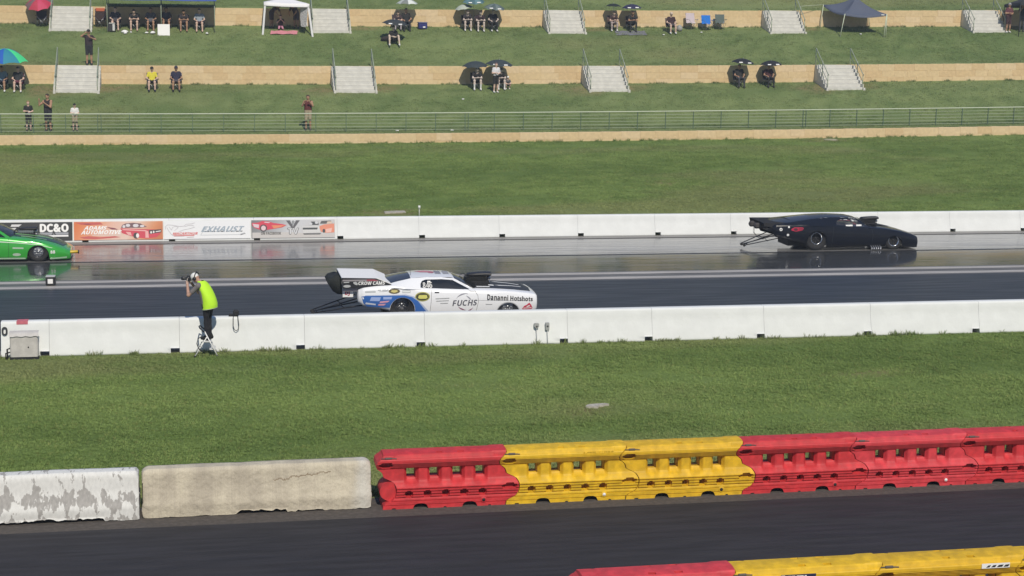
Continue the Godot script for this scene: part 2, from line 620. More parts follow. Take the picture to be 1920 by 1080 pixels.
func stairs(label: String, x: float, d_wall: float, top: float, foot_d: float, foot: float) -> void:
	var w := 2.06
	var run := d_wall - foot_d
	var h := top - foot
	var n := 7
	var o := thing("concrete_stairs", label, "stairs", Vector3(x, foot, -d_wall), 0.0, "concrete stairs up the limestone walls")
	for k in n:
		var st := begin()
		var z1 := run * (1.0 - float(k) / n)
		var y1 := h * float(k + 1) / n
		bevel_box(st, Vector3(0, y1 - h / n * 0.5 - (0.15 if k == 0 else 0.0), z1 * 0.5), Vector3(w - 0.004, h / n + (0.3 if k == 0 else 0.0) - 0.002, z1), 0.012)
		part(o, "step", done(st), M.stair)
	for s in [-1, 1]:
		var poly := PackedVector2Array([Vector2(0, -0.4), Vector2(run + 0.12, -0.4), Vector2(run + 0.12, 0.17)])
		for k in range(0, n):
			var zz := run * (1.0 - float(k) / n) - 0.16
			poly.append(Vector2(zz, h * float(k) / n + 0.17))
			if k < n - 1: poly.append(Vector2(zz, h * float(k + 1) / n + 0.17))
		poly.append(Vector2(0, h * float(n - 1) / n + 0.17))
		var st := begin()
		prism(st, poly, -0.06, 0.06, Transform3D(Basis(Vector3(0, 0, 1), Vector3(0, 1, 0), Vector3(-1, 0, 0)), Vector3(s * (w * 0.5 + 0.062), 0, 0.002)))
		part(o, "stringer", done(st), M.stair)
		var rx: float = s * (w * 0.5 + 0.01)
		st = begin(true)
		var pb := Vector3(rx, 0.92, run - 0.05)
		var pt := Vector3(rx, h + 0.92, -0.18)
		tube(st, [Vector3(rx, 0.90, run + 0.05), pb, pt, Vector3(rx, h + 0.9, -0.3)], 0.025, 7)
		tube(st, [pb - Vector3(0, 0.42, 0), pt - Vector3(0, 0.42, 0)], 0.014, 6)
		var rail := part(o, "handrail", done(st), M.rail_grey)
		for q in [[run - 0.05, 0.12, 0.92], [run * 0.5, h * 0.5 + 0.1, h * 0.5 + 0.92], [-0.18, h - 0.2, h + 0.92]]:
			st = begin(true)
			tube(st, [Vector3(rx, q[1], q[0]), Vector3(rx, q[2], q[0])], 0.024, 6)
			part(rail, "post", done(st), M.galvanised)

func build_terraces() -> void:
	limestone_wall("low limestone wall under the spectator fence", 78.5, 1.45, [0.34, 0.36])
	limestone_wall("middle limestone wall with four stairs, behind the row of two umbrella pairs", 86.9, 4.04, [0.36, 0.36, 0.38])
	limestone_wall("upper limestone wall behind the tents and marquee", 93.9, 7.03, [0.37, 0.38, 0.38])
	var l2 := ["lower stairs at left with a man standing on top", "lower stairs behind the man in the dark red singlet", "lower stairs between the umbrella couple and the seated umbrella pair", "lower stairs right of the two seated umbrella people"]
	for k in 4:
		var x: float = STAIRS_2[k]
		stairs("pale concrete " + l2[k], x, 86.9, 5.14 + rise(x), 85.1, land(x, 85.0) - 0.02)
	var l3 := ["upper stairs between the red umbrella and the orange chair", "upper stairs just right of the white tent", "upper stairs left of the navy umbrella pair", "upper stairs just left of the navy canopy", "upper stairs at far right beside the dark canopy"]
	for k in 5:
		var x: float = STAIRS_3[k]
		stairs("pale concrete " + l3[k], x, 93.9, 8.16 + rise(x), 92.35, land(x, 92.2) - 0.02)
	# the fence above the low wall: pale rails and posts of flat bar that stand edge on
	var o := thing("spectator_fence", "long pale green rail fence along the low limestone wall", "fence", Vector3(X_FROM, 2.12, -80.0))
	var n := 19
	for j in 6:
		var pts := []
		for k in n + 1:
			var x := (X_TO - X_FROM) * k / n
			pts.append(Vector3(x, 0.94 - j * 0.165 + rise(X_FROM + x), 0))
		var st := begin(true)
		tube(st, pts, 0.028 if j == 0 else 0.011, 7)
		part(o, "rail", done(st), M.rail_pale if j == 0 else M.galvanised)
	var st := begin()
	bevel_box(st, Vector3(0, 0.42, -0.01), Vector3(0.028, 1.0, 0.075), 0.004)
	var pm := done(st)
	var x := 0.6
	var k := 0
	while x < X_TO - X_FROM:
		part(o, "post", pm, M.rail_green, Vector3(x, rise(X_FROM + x), 0))
		if k % 12 == 7: part(o, "post", pm, M.rail_green, Vector3(x + 0.16, rise(X_FROM + x), 0))
		x += 1.5
		k += 1

# ---------------------------------------------------------------- grass
func tuft(seed_: int, blades: int, h: float, spread: float, wide: float) -> ArrayMesh:
	var r := RandomNumberGenerator.new()
	r.seed = seed_
	var st := begin()
	for k in blades:
		var a := r.randf() * TAU
		var base := Vector3(cos(a), 0, sin(a)) * r.randf() * spread
		var lean := Vector3(cos(a + r.randf_range(-1, 1)), 0, sin(a)) * h * r.randf_range(0.1, 0.7)
		var side := Vector3(-sin(a), 0, cos(a)).rotated(Vector3.UP, r.randf_range(-1, 1)) * wide
		var top := base + lean + Vector3(0, h * r.randf_range(0.6, 1.15), 0)
		var mid := base.lerp(top, 0.55) + Vector3(0, h * 0.12, 0)
		quad(st, base - side, base + side, mid + side * 0.8, mid - side * 0.8)
		tri(st, mid - side * 0.8, mid + side * 0.8, top)
	return done(st)

func scatter(called: String, label: String, mesh: Mesh, spots: PackedVector3Array, rich: float, smin: float, smax: float, m: Material) -> void:
	var mm := MultiMesh.new()
	mm.transform_format = MultiMesh.TRANSFORM_3D
	mm.use_colors = true
	mm.mesh = mesh
	mm.instance_count = spots.size()
	for k in spots.size():
		var s := rng.randf_range(smin, smax)
		mm.set_instance_transform(k, Transform3D(Basis(Vector3.UP, rng.randf() * TAU).scaled(Vector3(s, s * rng.randf_range(0.7, 1.3), s)), spots[k]))
		var c := turf_colour(spots[k].x, -spots[k].z) * rng.randf_range(0.93, 1.08) * rich
		mm.set_instance_color(k, c.lerp(Color(c.g * 1.05, c.g, c.b * 1.3), 0.5 if rng.randf() < 0.06 else 0.0))
	var o := MultiMeshInstance3D.new()
	o.name = numbered(called)
	o.multimesh = mm
	o.material_override = m
	add_child(o)
	o.set_meta("kind", "stuff")
	tag(o, label, "grass")

func build_grass() -> void:
	var m := vertex_mat(0.8)
	m.metallic_specular = 0.25
	m.backlight_enabled = true
	m.backlight = Color(0.25, 0.3, 0.1)
	var thin := FastNoiseLite.new()
	thin.seed = 77
	thin.frequency = 0.22
	thin.fractal_octaves = 4
	var spots := PackedVector3Array()
	for k in 110000:
		var d := rng.randf_range(26.45, 38.75)
		var x := rng.randf_range(-7.5, 9.0 + (d - 26.0) * 0.42 + 8.0)
		if thin.get_noise_2d(x, d) > 0.28 and rng.randf() < 0.7: continue
		if d < 27.2 and rng.randf() > (d - 26.3) * 1.3: continue
		spots.append(on_land(x, d))
	scatter("lawn_grass", "short mown grass between the near white wall and the barriers", tuft(1, 10, 0.036, 0.06, 0.0034), spots, 1.08, 0.7, 1.3, m)
	spots = PackedVector3Array()
	for k in 100000:
		var d := rng.randf_range(58.9, 78.45)
		var x := rng.randf_range(-12.0, 14.0 + (d - 58.0) * 0.6 + 22.0)
		if thin.get_noise_2d(x * 0.6, d) > 0.25 and rng.randf() < 0.75: continue
		spots.append(on_land(x, d))
	scatter("bank_grass", "mown grass on the wide bank behind the far white wall", tuft(2, 10, 0.038, 0.11, 0.006), spots, 1.08, 0.7, 1.4, m)
	for z in [["lower_slope_grass", "grass on the slope between fence and middle limestone wall", 79.0, 86.8, 28000], ["middle_slope_grass", "grass on the slope between middle and upper limestone walls", 87.3, 93.8, 26000], ["upper_slope_grass", "grass on the slope above the upper limestone wall", 94.3, 99.0, 16000]]:
		spots = PackedVector3Array()
		for k in z[4]:
			var d := rng.randf_range(z[2], z[3])
			var x := rng.randf_range(-13.0, 54.0)
			if thin.get_noise_2d(x * 0.6, d) > 0.2 and rng.randf() < 0.75: continue
			spots.append(on_land(x, d))
		scatter(z[0], z[1], tuft(3, 10, 0.038, 0.13, 0.007), spots, 1.08, 0.7, 1.4, m)
	# taller weeds left standing where the mower does not reach: at the foot of walls and stairs
	spots = PackedVector3Array()
	for k in 700:
		var x := rng.randf_range(-5.0, 24.0)
		if thin.get_noise_2d(x * 6.0, 3.0) > 0.12: spots.append(Vector3(x, 0, -38.78 + absf(rng.randfn(0, 0.05))))
	for k in 900:
		var x := rng.randf_range(-12.0, 45.0)
		if thin.get_noise_2d(x * 4.0, 9.0) > 0.0: spots.append(on_land(x, 78.42 + rng.randf_range(-0.1, 0.05)))
	for k in 1100:
		var x := rng.randf_range(-12.0, 52.0)
		if thin.get_noise_2d(x * 3.0, 19.0) > 0.1: spots.append(on_land(x, 86.85 - absf(rng.randfn(0, 0.06))))
	for k in 1500:
		var x := rng.randf_range(-12.0, 54.0)
		if thin.get_noise_2d(x * 3.0, 29.0) > 0.0: spots.append(on_land(x, 93.85 - absf(rng.randfn(0, 0.08))))
	for k in 500:
		spots.append(Vector3(rng.randf_range(-5.0, 3.2), 0, -26.62 - absf(rng.randfn(0, 0.06))))
	scatter("weeds", "tufts of taller weeds at the feet of the walls", tuft(4, 11, 0.11, 0.06, 0.005), spots, 0.9, 0.6, 1.3, m)

# ---------------------------------------------------------------- the two concrete blocks at the roadside
func block_mesh(length: float, height: float, seed_: int, bites: Array, round_: float) -> ArrayMesh:
	var n := FastNoiseLite.new()
	n.seed = seed_
	n.frequency = 3.0
	n.fractal_octaves = 4
	var big := FastNoiseLite.new()
	big.seed = seed_ + 3
	big.frequency = 0.8
	var prof := []   # from the front foot up over the top to the rear foot: z, y, share of length
	var outline := [[0.0, 0.0], [0.0, 0.30], [-0.03, 0.36], [-0.09, 0.62], [-0.115, 0.92], [-0.145, 1.0], [-0.385, 1.0], [-0.415, 0.92], [-0.50, 0.36], [-0.53, 0.30], [-0.53, 0.0]]
	var dist := 0.0
	for k in outline.size() - 1:
		var a := Vector2(outline[k][0], outline[k][1] * height)
		var b := Vector2(outline[k + 1][0], outline[k + 1][1] * height)
		var steps := maxi(1, int((b - a).length() / 0.045))
		for j in steps: prof.append(a.lerp(b, float(j) / steps))
	prof.append(Vector2(-0.53, 0))
	var st := begin(true)
	var rows := []
	var uvs := []
	var cols := 110
	for i in cols + 1:
		var u := float(i) / cols
		var e := minf(u, 1.0 - u) * length
		var r := []
		var ru := []
		dist = 0.0
		for k in prof.size():
			var p: Vector2 = prof[k]
			if k > 0: dist += (p - prof[k - 1]).length()
			var x := u * length
			var pull := maxf(0.0, 1.0 - e / round_)
			var z := lerpf(p.x, -0.265, 0.14 * pull * pull)
			var y := p.y - (0.05 * pull * pull if p.y > height * 0.5 else 0.0)
			z += n.get_noise_3d(x, p.y, p.x) * 0.008
			y += big.get_noise_2d(x, 2.0) * 0.008
			if i == 0 or i == cols: x += n.get_noise_2d(p.y * 1.5, p.x * 1.5 + i) * 0.03
			if p.y < 0.12:
				var lift := 0.012 + maxf(0.0, n.get_noise_2d(x * 1.2, 7.0)) * 0.03
				for b in bites:
					if x > b[0] and x < b[1]: lift = maxf(lift, b[2] * (0.75 + 0.5 * n.get_noise_2d(x * 1.7, 1.0)))
				y = maxf(y, lift)
				if p.y > 0.02: z -= 0.015 * clampf(lift * 10.0, 0, 1)
			r.append(Vector3(x, y, z))
			ru.append(Vector2(u * length / 4.0, dist / 4.0))
		rows.append(r)
		uvs.append(ru)
	sheet(st, rows, true, uvs)
	var a: Array = rows[0].duplicate()
	var b: Array = rows[-1].duplicate()
	st.set_uv(Vector2(0.01, 0.1))
	fan(st, a, false)
	st.set_uv(Vector2(0.99, 0.1))
	fan(st, b, true)
	return done(st)

# a picture of white paint that has flaked off grey concrete: u is the length, v runs over the profile
func flaked_paint() -> ImageTexture:
	var w := 1024
	var h := 512
	var im := Image.create(w, h, false, Image.FORMAT_RGB8)
	var n := FastNoiseLite.new()
	n.seed = 9
	n.frequency = 0.015
	n.fractal_octaves = 6
	n.fractal_gain = 0.6
	var g := FastNoiseLite.new()
	g.seed = 14
	g.frequency = 0.09
	g.fractal_octaves = 4
	for y in h:
		var m := y / float(h) * 4.0            # metres over the profile
		var band := exp(-pow((m - 0.36) / 0.16, 2.0)) * 0.44 + exp(-pow((m - 0.03) / 0.05, 2.0)) * 0.3
		for x in w:
			var f := n.get_noise_2d(x * 1.25, y * 1.1) + g.get_noise_2d(x, y * 0.6) * 0.14
			var t := g.get_noise_2d(x * 0.7 + 300, y * 0.7)
			var c := Color(0.86, 0.86, 0.84) * (0.97 + 0.05 * t)
			if f + band > 0.30: c = Color(0.655, 0.645, 0.625) * (0.97 + 0.1 * t)
			im.set_pixel(x, y, c)
	return ImageTexture.create_from_image(im)

func build_concrete_blocks() -> void:
	var m := StandardMaterial3D.new()
	m.albedo_texture = flaked_paint()
	m.roughness = 0.85
	m.uv1_scale = Vector3(1, 1, 1)
	var o := solo("concrete_block", block_mesh(3.9, 0.80, 3, [[0.2, 3.36, 0.085]], 0.05), m, "long concrete block with flaking white paint at the roadside, leftmost", "block", Vector3(-5.01, 0, -25.83), 0.0, "concrete blocks beside the return road")
	o.rotation.x = 0.0
	var c := StandardMaterial3D.new()
	c.albedo_texture = stained_concrete()
	c.roughness = 0.9
	c.normal_enabled = true
	c.normal_texture = noise_texture("pit", 0.05, [], 5, 512, 8.0)
	c.normal_scale = 0.25
	c.uv1_scale = Vector3(1, 1, 1)
	solo("concrete_block", block_mesh(3.76, 0.80, 8, [[1.52, 2.35, 0.09], [2.5, 2.95, 0.05]], 0.12), c, "plain beige weathered concrete block between the white block and the red barrier", "block", Vector3(-1.05, 0, -25.88), 0.008, "concrete blocks beside the return road")

func stained_concrete() -> ImageTexture:
	var w := 1024
	var h := 256
	var im := Image.create(w, h, false, Image.FORMAT_RGB8)
	var n := FastNoiseLite.new()
	n.seed = 21
	n.frequency = 0.008
	n.fractal_octaves = 5
	var g := FastNoiseLite.new()
	g.seed = 24
	g.frequency = 0.12
	g.fractal_octaves = 3
	for y in h:
		for x in w:
			var f := n.get_noise_2d(x * 0.9, y * 1.6)
			var drip := g.get_noise_2d(x * 0.8, y * 0.05)
			var c := Color(0.765, 0.73, 0.645).lerp(Color(0.67, 0.635, 0.565), clampf(0.5 + f * 1.1 + drip * 0.25, 0, 1))
			if x > 860: c = c.lerp(Color(0.78, 0.77, 0.73), clampf((x - 860) / 60.0, 0, 1) * clampf(0.55 + f * 2.0, 0, 0.8))
			c *= 1.0 + g.get_noise_2d(x * 1.7, y * 3.4) * 0.07
			# a long thin crack
			if x > 545 and x < 790 and absf(y - (35.5 + (x - 545) * 0.026 + n.get_noise_2d(x * 3.0, 0) * 3.0)) < 0.6: c = Color(0.52, 0.46, 0.38)
			im.set_pixel(x, y, c)
	return ImageTexture.create_from_image(im)

# ---------------------------------------------------------------- plastic road barriers that hook into each other
const UNIT := 2.11
const JOINT := [[0.0, -0.03], [0.06, -0.02], [0.10, 0.02], [0.14, 0.12], [0.20, 0.185], [0.27, 0.205], [0.34, 0.21], [0.39, 0.20], [0.44, 0.165], [0.49, 0.08], [0.515, 0.005], [0.54, -0.01], [0.60, -0.02], [0.64, -0.06], [0.68, -0.12], [0.74, -0.135], [0.80, -0.115], [0.85, -0.06], [0.88, -0.02], [0.95, 0.0]]

func plastic_mesh(fine: bool) -> ArrayMesh:
	# profile of one face: inwards (z, negative) and height; grooves are drawn as steps of the profile
	var prof := [[0.0, 0.0], [0.0, 0.03], [0.0, 0.055], [-0.014, 0.06], [-0.014, 0.068], [0.0, 0.073], [0.0, 0.10], [0.0, 0.125], [-0.013, 0.13], [-0.013, 0.137], [0.0, 0.142], [0.0, 0.165], [-0.004, 0.18]]
	for y in [0.185, 0.232, 0.279, 0.326]:
		prof.append_array([[-0.006, y], [-0.038, y + 0.003], [-0.038, y + 0.017], [-0.006, y + 0.020], [-0.006, y + 0.034]])
	prof.append_array([[-0.012, 0.362], [-0.03, 0.38], [-0.055, 0.41], [-0.085, 0.44], [-0.10, 0.47], [-0.104, 0.50], [-0.105, 0.53], [-0.105, 0.57], [-0.105, 0.61], [-0.105, 0.65], [-0.105, 0.675]])
	var y0 := 0.688
	for k in 4:
		var z := -0.088 + k * 0.011
		prof.append_array([[z, y0], [z - 0.030, y0 + 0.002], [z - 0.030, y0 + 0.011], [z + 0.005, y0 + 0.013], [z + 0.012, y0 + 0.021]])
		y0 += 0.023
	prof.append_array([[-0.045, 0.784], [-0.040, 0.80], [-0.042, 0.835], [-0.052, 0.85], [-0.068, 0.856], [-0.075, 0.89], [-0.082, 0.912], [-0.10, 0.922], [-0.122, 0.928], [-0.125, 0.9285], [-0.175, 0.9345], [-0.178, 0.935], [-0.20, 0.938], [-0.25, 0.94], [-0.29, 0.94]])
	var half := -0.29
	var cols := 176 if fine else 60
	var wins := [0.475, 0.87, 1.265, 1.66]
	var st := begin()
	for side in [1, -1]:
		var rows := []
		for p in prof:
			var r := []
			for i in cols + 1:
				var s := UNIT * i / cols
				var z: float = p[0]
				var y: float = p[1]
				# pillars between the windows, scooped sills in front of them
				if y > 0.365 and y < 0.682:
					var near := 9.0
					for w in wins: near = minf(near, absf(s - w))
					var k := 1.0 - smoothstep(0.065, 0.135, near)
					var v := smoothstep(0.37, 0.50, y)
					z -= k * 0.075 * v
				# five pockets in the ribbed band
				if y > 0.195 and y < 0.305:
					for c in [0.42, 0.735, 1.05, 1.365, 1.68]:
						var e := pow((s - c) / 0.062, 4.0) + pow((y - 0.25) / 0.050, 4.0)
						if e < 1.0: z = -0.20
				# the holes for the hooks
				var e2 := pow((s - 0.13) / 0.075, 2.0) + pow((y - 0.745) / 0.055, 2.0)
				if e2 < 1.0 and s < 0.4: z = -0.22
				e2 = pow((s - UNIT + 0.11) / 0.075, 2.0) + pow((y - 0.325) / 0.042, 2.0)
				if e2 < 1.0: z = -0.15
				# slots and long shallow panels of the top
				if y > 0.9283 and y < 0.9347:
					for c in [0.95, 1.32]:
						if absf(s - c) < 0.05: y -= 0.06
				if y > 0.921: y += 0.012 * smoothstep(0.30, 0.22, absf(s - UNIT)) - 0.012 * smoothstep(0.25, 0.20, s)
				if y > 0.86 and y < 0.921 and s > 0.2 and s < UNIT - 0.22: z -= 0.006
				# feet: openings for the fork and small drains
				for c in [0.62, 1.46]:
					var q := absf(s - c) / 0.125
					if q < 1.0 and y < 0.13: y = maxf(y, 0.088 * sqrt(1.0 - pow(q, 3.0)))
				for c in [0.18, 1.04, 1.80]:
					if absf(s - c) < 0.025 and y < 0.02: y = 0.018
				var b := lerp_table(JOINT, p[1])
				var bend := 1.0 - smoothstep(0.02, 0.34, minf(s, UNIT - s))
				var x := s + b * bend
				if i == 0: x += 0.008
				if i == cols: x -= 0.008
				r.append(Vector3(x, y, z if side > 0 else 2.0 * half - z))
			rows.append(r)
		for j in rows.size() - 1:
			var yc: float = (prof[j][1] + prof[j + 1][1]) * 0.5
			for i in cols:
				var s := UNIT * (i + 0.5) / cols
				var open := false
				if yc > 0.49 and yc < 0.672:
					for w in wins:
						if absf(s - w) < 0.074: open = true
				if open: continue
				if side > 0: quad(st, rows[j][i], rows[j][i + 1], rows[j + 1][i + 1], rows[j + 1][i])
				else: quad(st, rows[j][i + 1], rows[j][i], rows[j + 1][i], rows[j + 1][i + 1])
		# ends: from the rim of this face to the middle plane
		for e in [0, cols]:
			for j in rows.size() - 1:
				var a: Vector3 = rows[j][e]
				var b: Vector3 = rows[j + 1][e]
				var am := Vector3(a.x, a.y, half)
				var bm := Vector3(b.x, b.y, half)
				if (e == 0) == (side > 0): quad(st, am, a, b, bm)
				else: quad(st, a, am, bm, b)
		if side > 0: continue
	# tunnels of the windows
	var zf := -0.195
	var zb := 2.0 * half + 0.195
	st.set_smooth_group(-1)
	for w in wins:
		var x0: float = w - 0.076
		var x1: float = w + 0.076
		quad(st, Vector3(x0, 0.49, zf), Vector3(x1, 0.49, zf), Vector3(x1, 0.49, zb), Vector3(x0, 0.49, zb))
		quad(st, Vector3(x0, 0.675, zb), Vector3(x1, 0.675, zb), Vector3(x1, 0.675, zf), Vector3(x0, 0.675, zf))
		quad(st, Vector3(x0, 0.49, zf), Vector3(x0, 0.49, zb), Vector3(x0, 0.675, zb), Vector3(x0, 0.675, zf))
		quad(st, Vector3(x1, 0.49, zb), Vector3(x1, 0.49, zf), Vector3(x1, 0.675, zf), Vector3(x1, 0.675, zb))
	return done(st)

func plastic_mat(c: Color) -> StandardMaterial3D:
	var m := worn(c, 0.62, 0.55, 0.74, 0.12, 0.016)
	m.clearcoat_enabled = false
	return m

func build_plastic_barriers() -> void:
	var mesh := plastic_mesh(true)
	var red := plastic_mat(Color(0.62, 0.036, 0.042))
	var red2 := plastic_mat(Color(0.66, 0.050, 0.062))
	var yellow := plastic_mat(Color(0.78, 0.485, 0.012))
	var yellow2 := plastic_mat(Color(0.75, 0.455, 0.012))
	var st := begin(true)
	lathe(st, [Vector2(0.0, 0.006), Vector2(0.038, 0.006), Vector2(0.052, 0.003), Vector2(0.057, -0.004)], 18)
	var ring_m := done(st)
	st = begin(true)
	lathe(st, [Vector2(0.0, 0.004), Vector2(0.029, 0.004), Vector2(0.031, -0.004)], 14)
	var plug_m := done(st)
	st = begin(true)
	tube(st, [Vector3(-0.16, 0.0, 0.0), Vector3(0.05, 0.0, 0.006), Vector3(0.10, -0.006, 0.006)], 0.010, 6)
	st.set_smooth_group(-1)
	bevel_box(st, Vector3(-0.04, 0.004, 0), Vector3(0.12, 0.035, 0.05), 0.008)
	var pin_m := done(st)
	var pin_mat := mat(Color(0.10, 0.085, 0.075), 0.7)
	var rows := [
		[2.91, -25.80, 0, red, "leftmost red plastic barrier beside the beige concrete block", false],
		[5.02, -25.80, 1, yellow, "left one of the two yellow plastic barriers behind the road", true],
		[7.13, -25.79, 1, yellow2, "right one of the two yellow plastic barriers behind the road", false],
		[9.24, -25.79, 0, red, "red plastic barrier hooked onto the yellow one's right end", false],
		[11.35, -25.78, 0, red2, "middle one of the three red plastic barriers at the right", true],
		[13.46, -25.78, 0, red, "red plastic barrier cut by the right edge, behind the road", false],
		[15.57, -25.78, 0, red2, "red plastic barrier beyond the right edge, last of the rear row", true],
		[4.86, -19.52, 0, red2, "red plastic barrier at the bottom edge, left end of the near row", false],
		[6.97, -19.52, 1, yellow, "yellow plastic barrier with a dark blue sticker in the near row", true],
		[9.08, -19.52, 1, yellow2, "yellow plastic barrier with a white sticker in the near row", false],
		[11.19, -19.52, 1, yellow, "yellow plastic barrier at the bottom right corner", true]]
	for q in rows:
		var o := thing("plastic_barrier", q[4], "barrier", Vector3(q[0], 0.004, q[1]), 0.0, "plastic barriers of the rear row" if q[1] < -22.0 else "plastic barriers of the near row")
		part(o, "shell", mesh, q[3])
		var plug := part(o, "drain_plug", ring_m, q[3], Vector3(1.70, 0.105, 0.002), Vector3(PI / 2, 0, 0))
		part(plug, "plug_hole", plug_m, M.white if q[5] else M.dark, Vector3(0, 0.005, 0))
		part(o, "coupling_pin", pin_m, pin_mat, Vector3(0.12, 0.866, -0.070))
		if q[0] == 2.91 or q[0] == 4.86:
			st = begin()
			prism(st, pv(disc(0.135, 0.285, 0.20, 0.165, 26)), -0.50, -0.09)
			part(o, "hook_lug", done(st), q[3])
		if q[0] == 5.02:
			part(o, "moulded_lettering", letters("ACTIVEHIRE", 0.07, 0.006, 0.2), q[3], Vector3(1.30, 0.795, -0.041))
		if q[0] == 6.97:
			st = begin()
			box(st, Vector3(0.25, 0, 0), Vector3(0.5, 0.06, 0.004))
			var s := part(o, "sticker", done(st), mat(Color(0.02, 0.025, 0.07), 0.5), Vector3(0.62, 0.818, -0.036))
			st = begin()
			for q2 in [[0.10, 0.05], [0.155, 0.05], [0.225, 0.045], [0.275, 0.05], [0.33, 0.03]]: box(st, Vector3(q2[0], 0, 0), Vector3(q2[1], 0.026, 0.003))
			part(s, "sticker_print", done(st), M.white, Vector3(0.02, 0, 0.002))
			st = begin()
			box(st, Vector3(0.03, 0, 0), Vector3(0.05, 0.045, 0.004))
			part(s, "sticker_mark", done(st), M.white, Vector3(0.0, 0, 0.002))
		if q[0] == 9.08:
			st = begin()
			box(st, Vector3(0.2, 0, 0), Vector3(0.42, 0.07, 0.004))
			var s := part(o, "sticker", done(st), M.white, Vector3(1.45, 0.818, -0.036))
			st = begin()
			for q2 in [[0.06, 0.05], [0.14, 0.06], [0.235, 0.08], [0.33, 0.07]]: prism(st, PackedVector2Array([Vector2(q2[0] - q2[1] / 2, -0.022), Vector2(q2[0] + q2[1] / 2, -0.02), Vector2(q2[0] + q2[1] / 2 + 0.02, 0.012), Vector2(q2[0] - q2[1] / 2 + 0.03, 0.008)]), 0.001, 0.003)
			part(s, "sticker_print", done(st), M.dark, Vector3(0.02, 0, 0.002))

# ---------------------------------------------------------------- printed banners on the far wall
func banner(x0: float, x1: float, label: String, m: Material) -> Node3D:
	var o := thing("banner", label, "banner", Vector3(x0, 0.085, -57.85 + 0.020), 0.0, "printed banners on the far track wall")
	o.rotation.x = -0.238
	var st := begin()
	var w := x1 - x0
	quad_uv(st, [Vector3(0, 0, 0), Vector3(w, 0, 0), Vector3(w, 0.65, 0), Vector3(0, 0.65, 0)], [Vector2(0, 1), Vector2(1, 1), Vector2(1, 0), Vector2(0, 0)])
	quad_uv(st, [Vector3(w, 0, -0.004), Vector3(0, 0, -0.004), Vector3(0, 0.65, -0.004), Vector3(w, 0.65, -0.004)], [Vector2(0, 1), Vector2(1, 1), Vector2(1, 0), Vector2(0, 0)])
	part(o, "sheet", done(st), m)
	return o

func print_shape(o: Node, called: String, polys: Array, c: Color, layer: int, rough := 0.6) -> void:
	var st := begin()
	for p in polys:
		var q := PackedVector2Array()
		for v in p: q.append(Vector2(v[0], v[1]))
		prism(st, q, 0.0, 0.0015)
	part(o, called, done(st), mat(c, rough), Vector3(0, 0, 0.002 * layer))

func disc(x: float, y: float, rx: float, ry: float, n := 18) -> Array:
	var r := []
	for k in n: r.append([x + rx * cos(TAU * k / n), y + ry * sin(TAU * k / n)])
	return r

func stroke(pts: Array, w: float) -> Array:
	var r := []
	for k in pts.size() - 1:
		var a := Vector2(pts[k][0], pts[k][1])
		var b := Vector2(pts[k + 1][0], pts[k + 1][1])
		var n := (b - a).normalized().orthogonal() * w * 0.5
		r.append([[a.x + n.x, a.y + n.y], [b.x + n.x, b.y + n.y], [b.x - n.x, b.y - n.y], [a.x - n.x, a.y - n.y]])
	return r

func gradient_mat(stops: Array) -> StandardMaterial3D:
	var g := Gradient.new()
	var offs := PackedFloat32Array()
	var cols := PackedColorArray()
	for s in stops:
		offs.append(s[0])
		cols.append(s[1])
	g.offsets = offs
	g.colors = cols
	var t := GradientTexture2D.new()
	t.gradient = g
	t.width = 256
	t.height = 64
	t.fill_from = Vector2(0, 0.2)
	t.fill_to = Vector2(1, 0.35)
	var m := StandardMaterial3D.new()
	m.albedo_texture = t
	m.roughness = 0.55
	return m

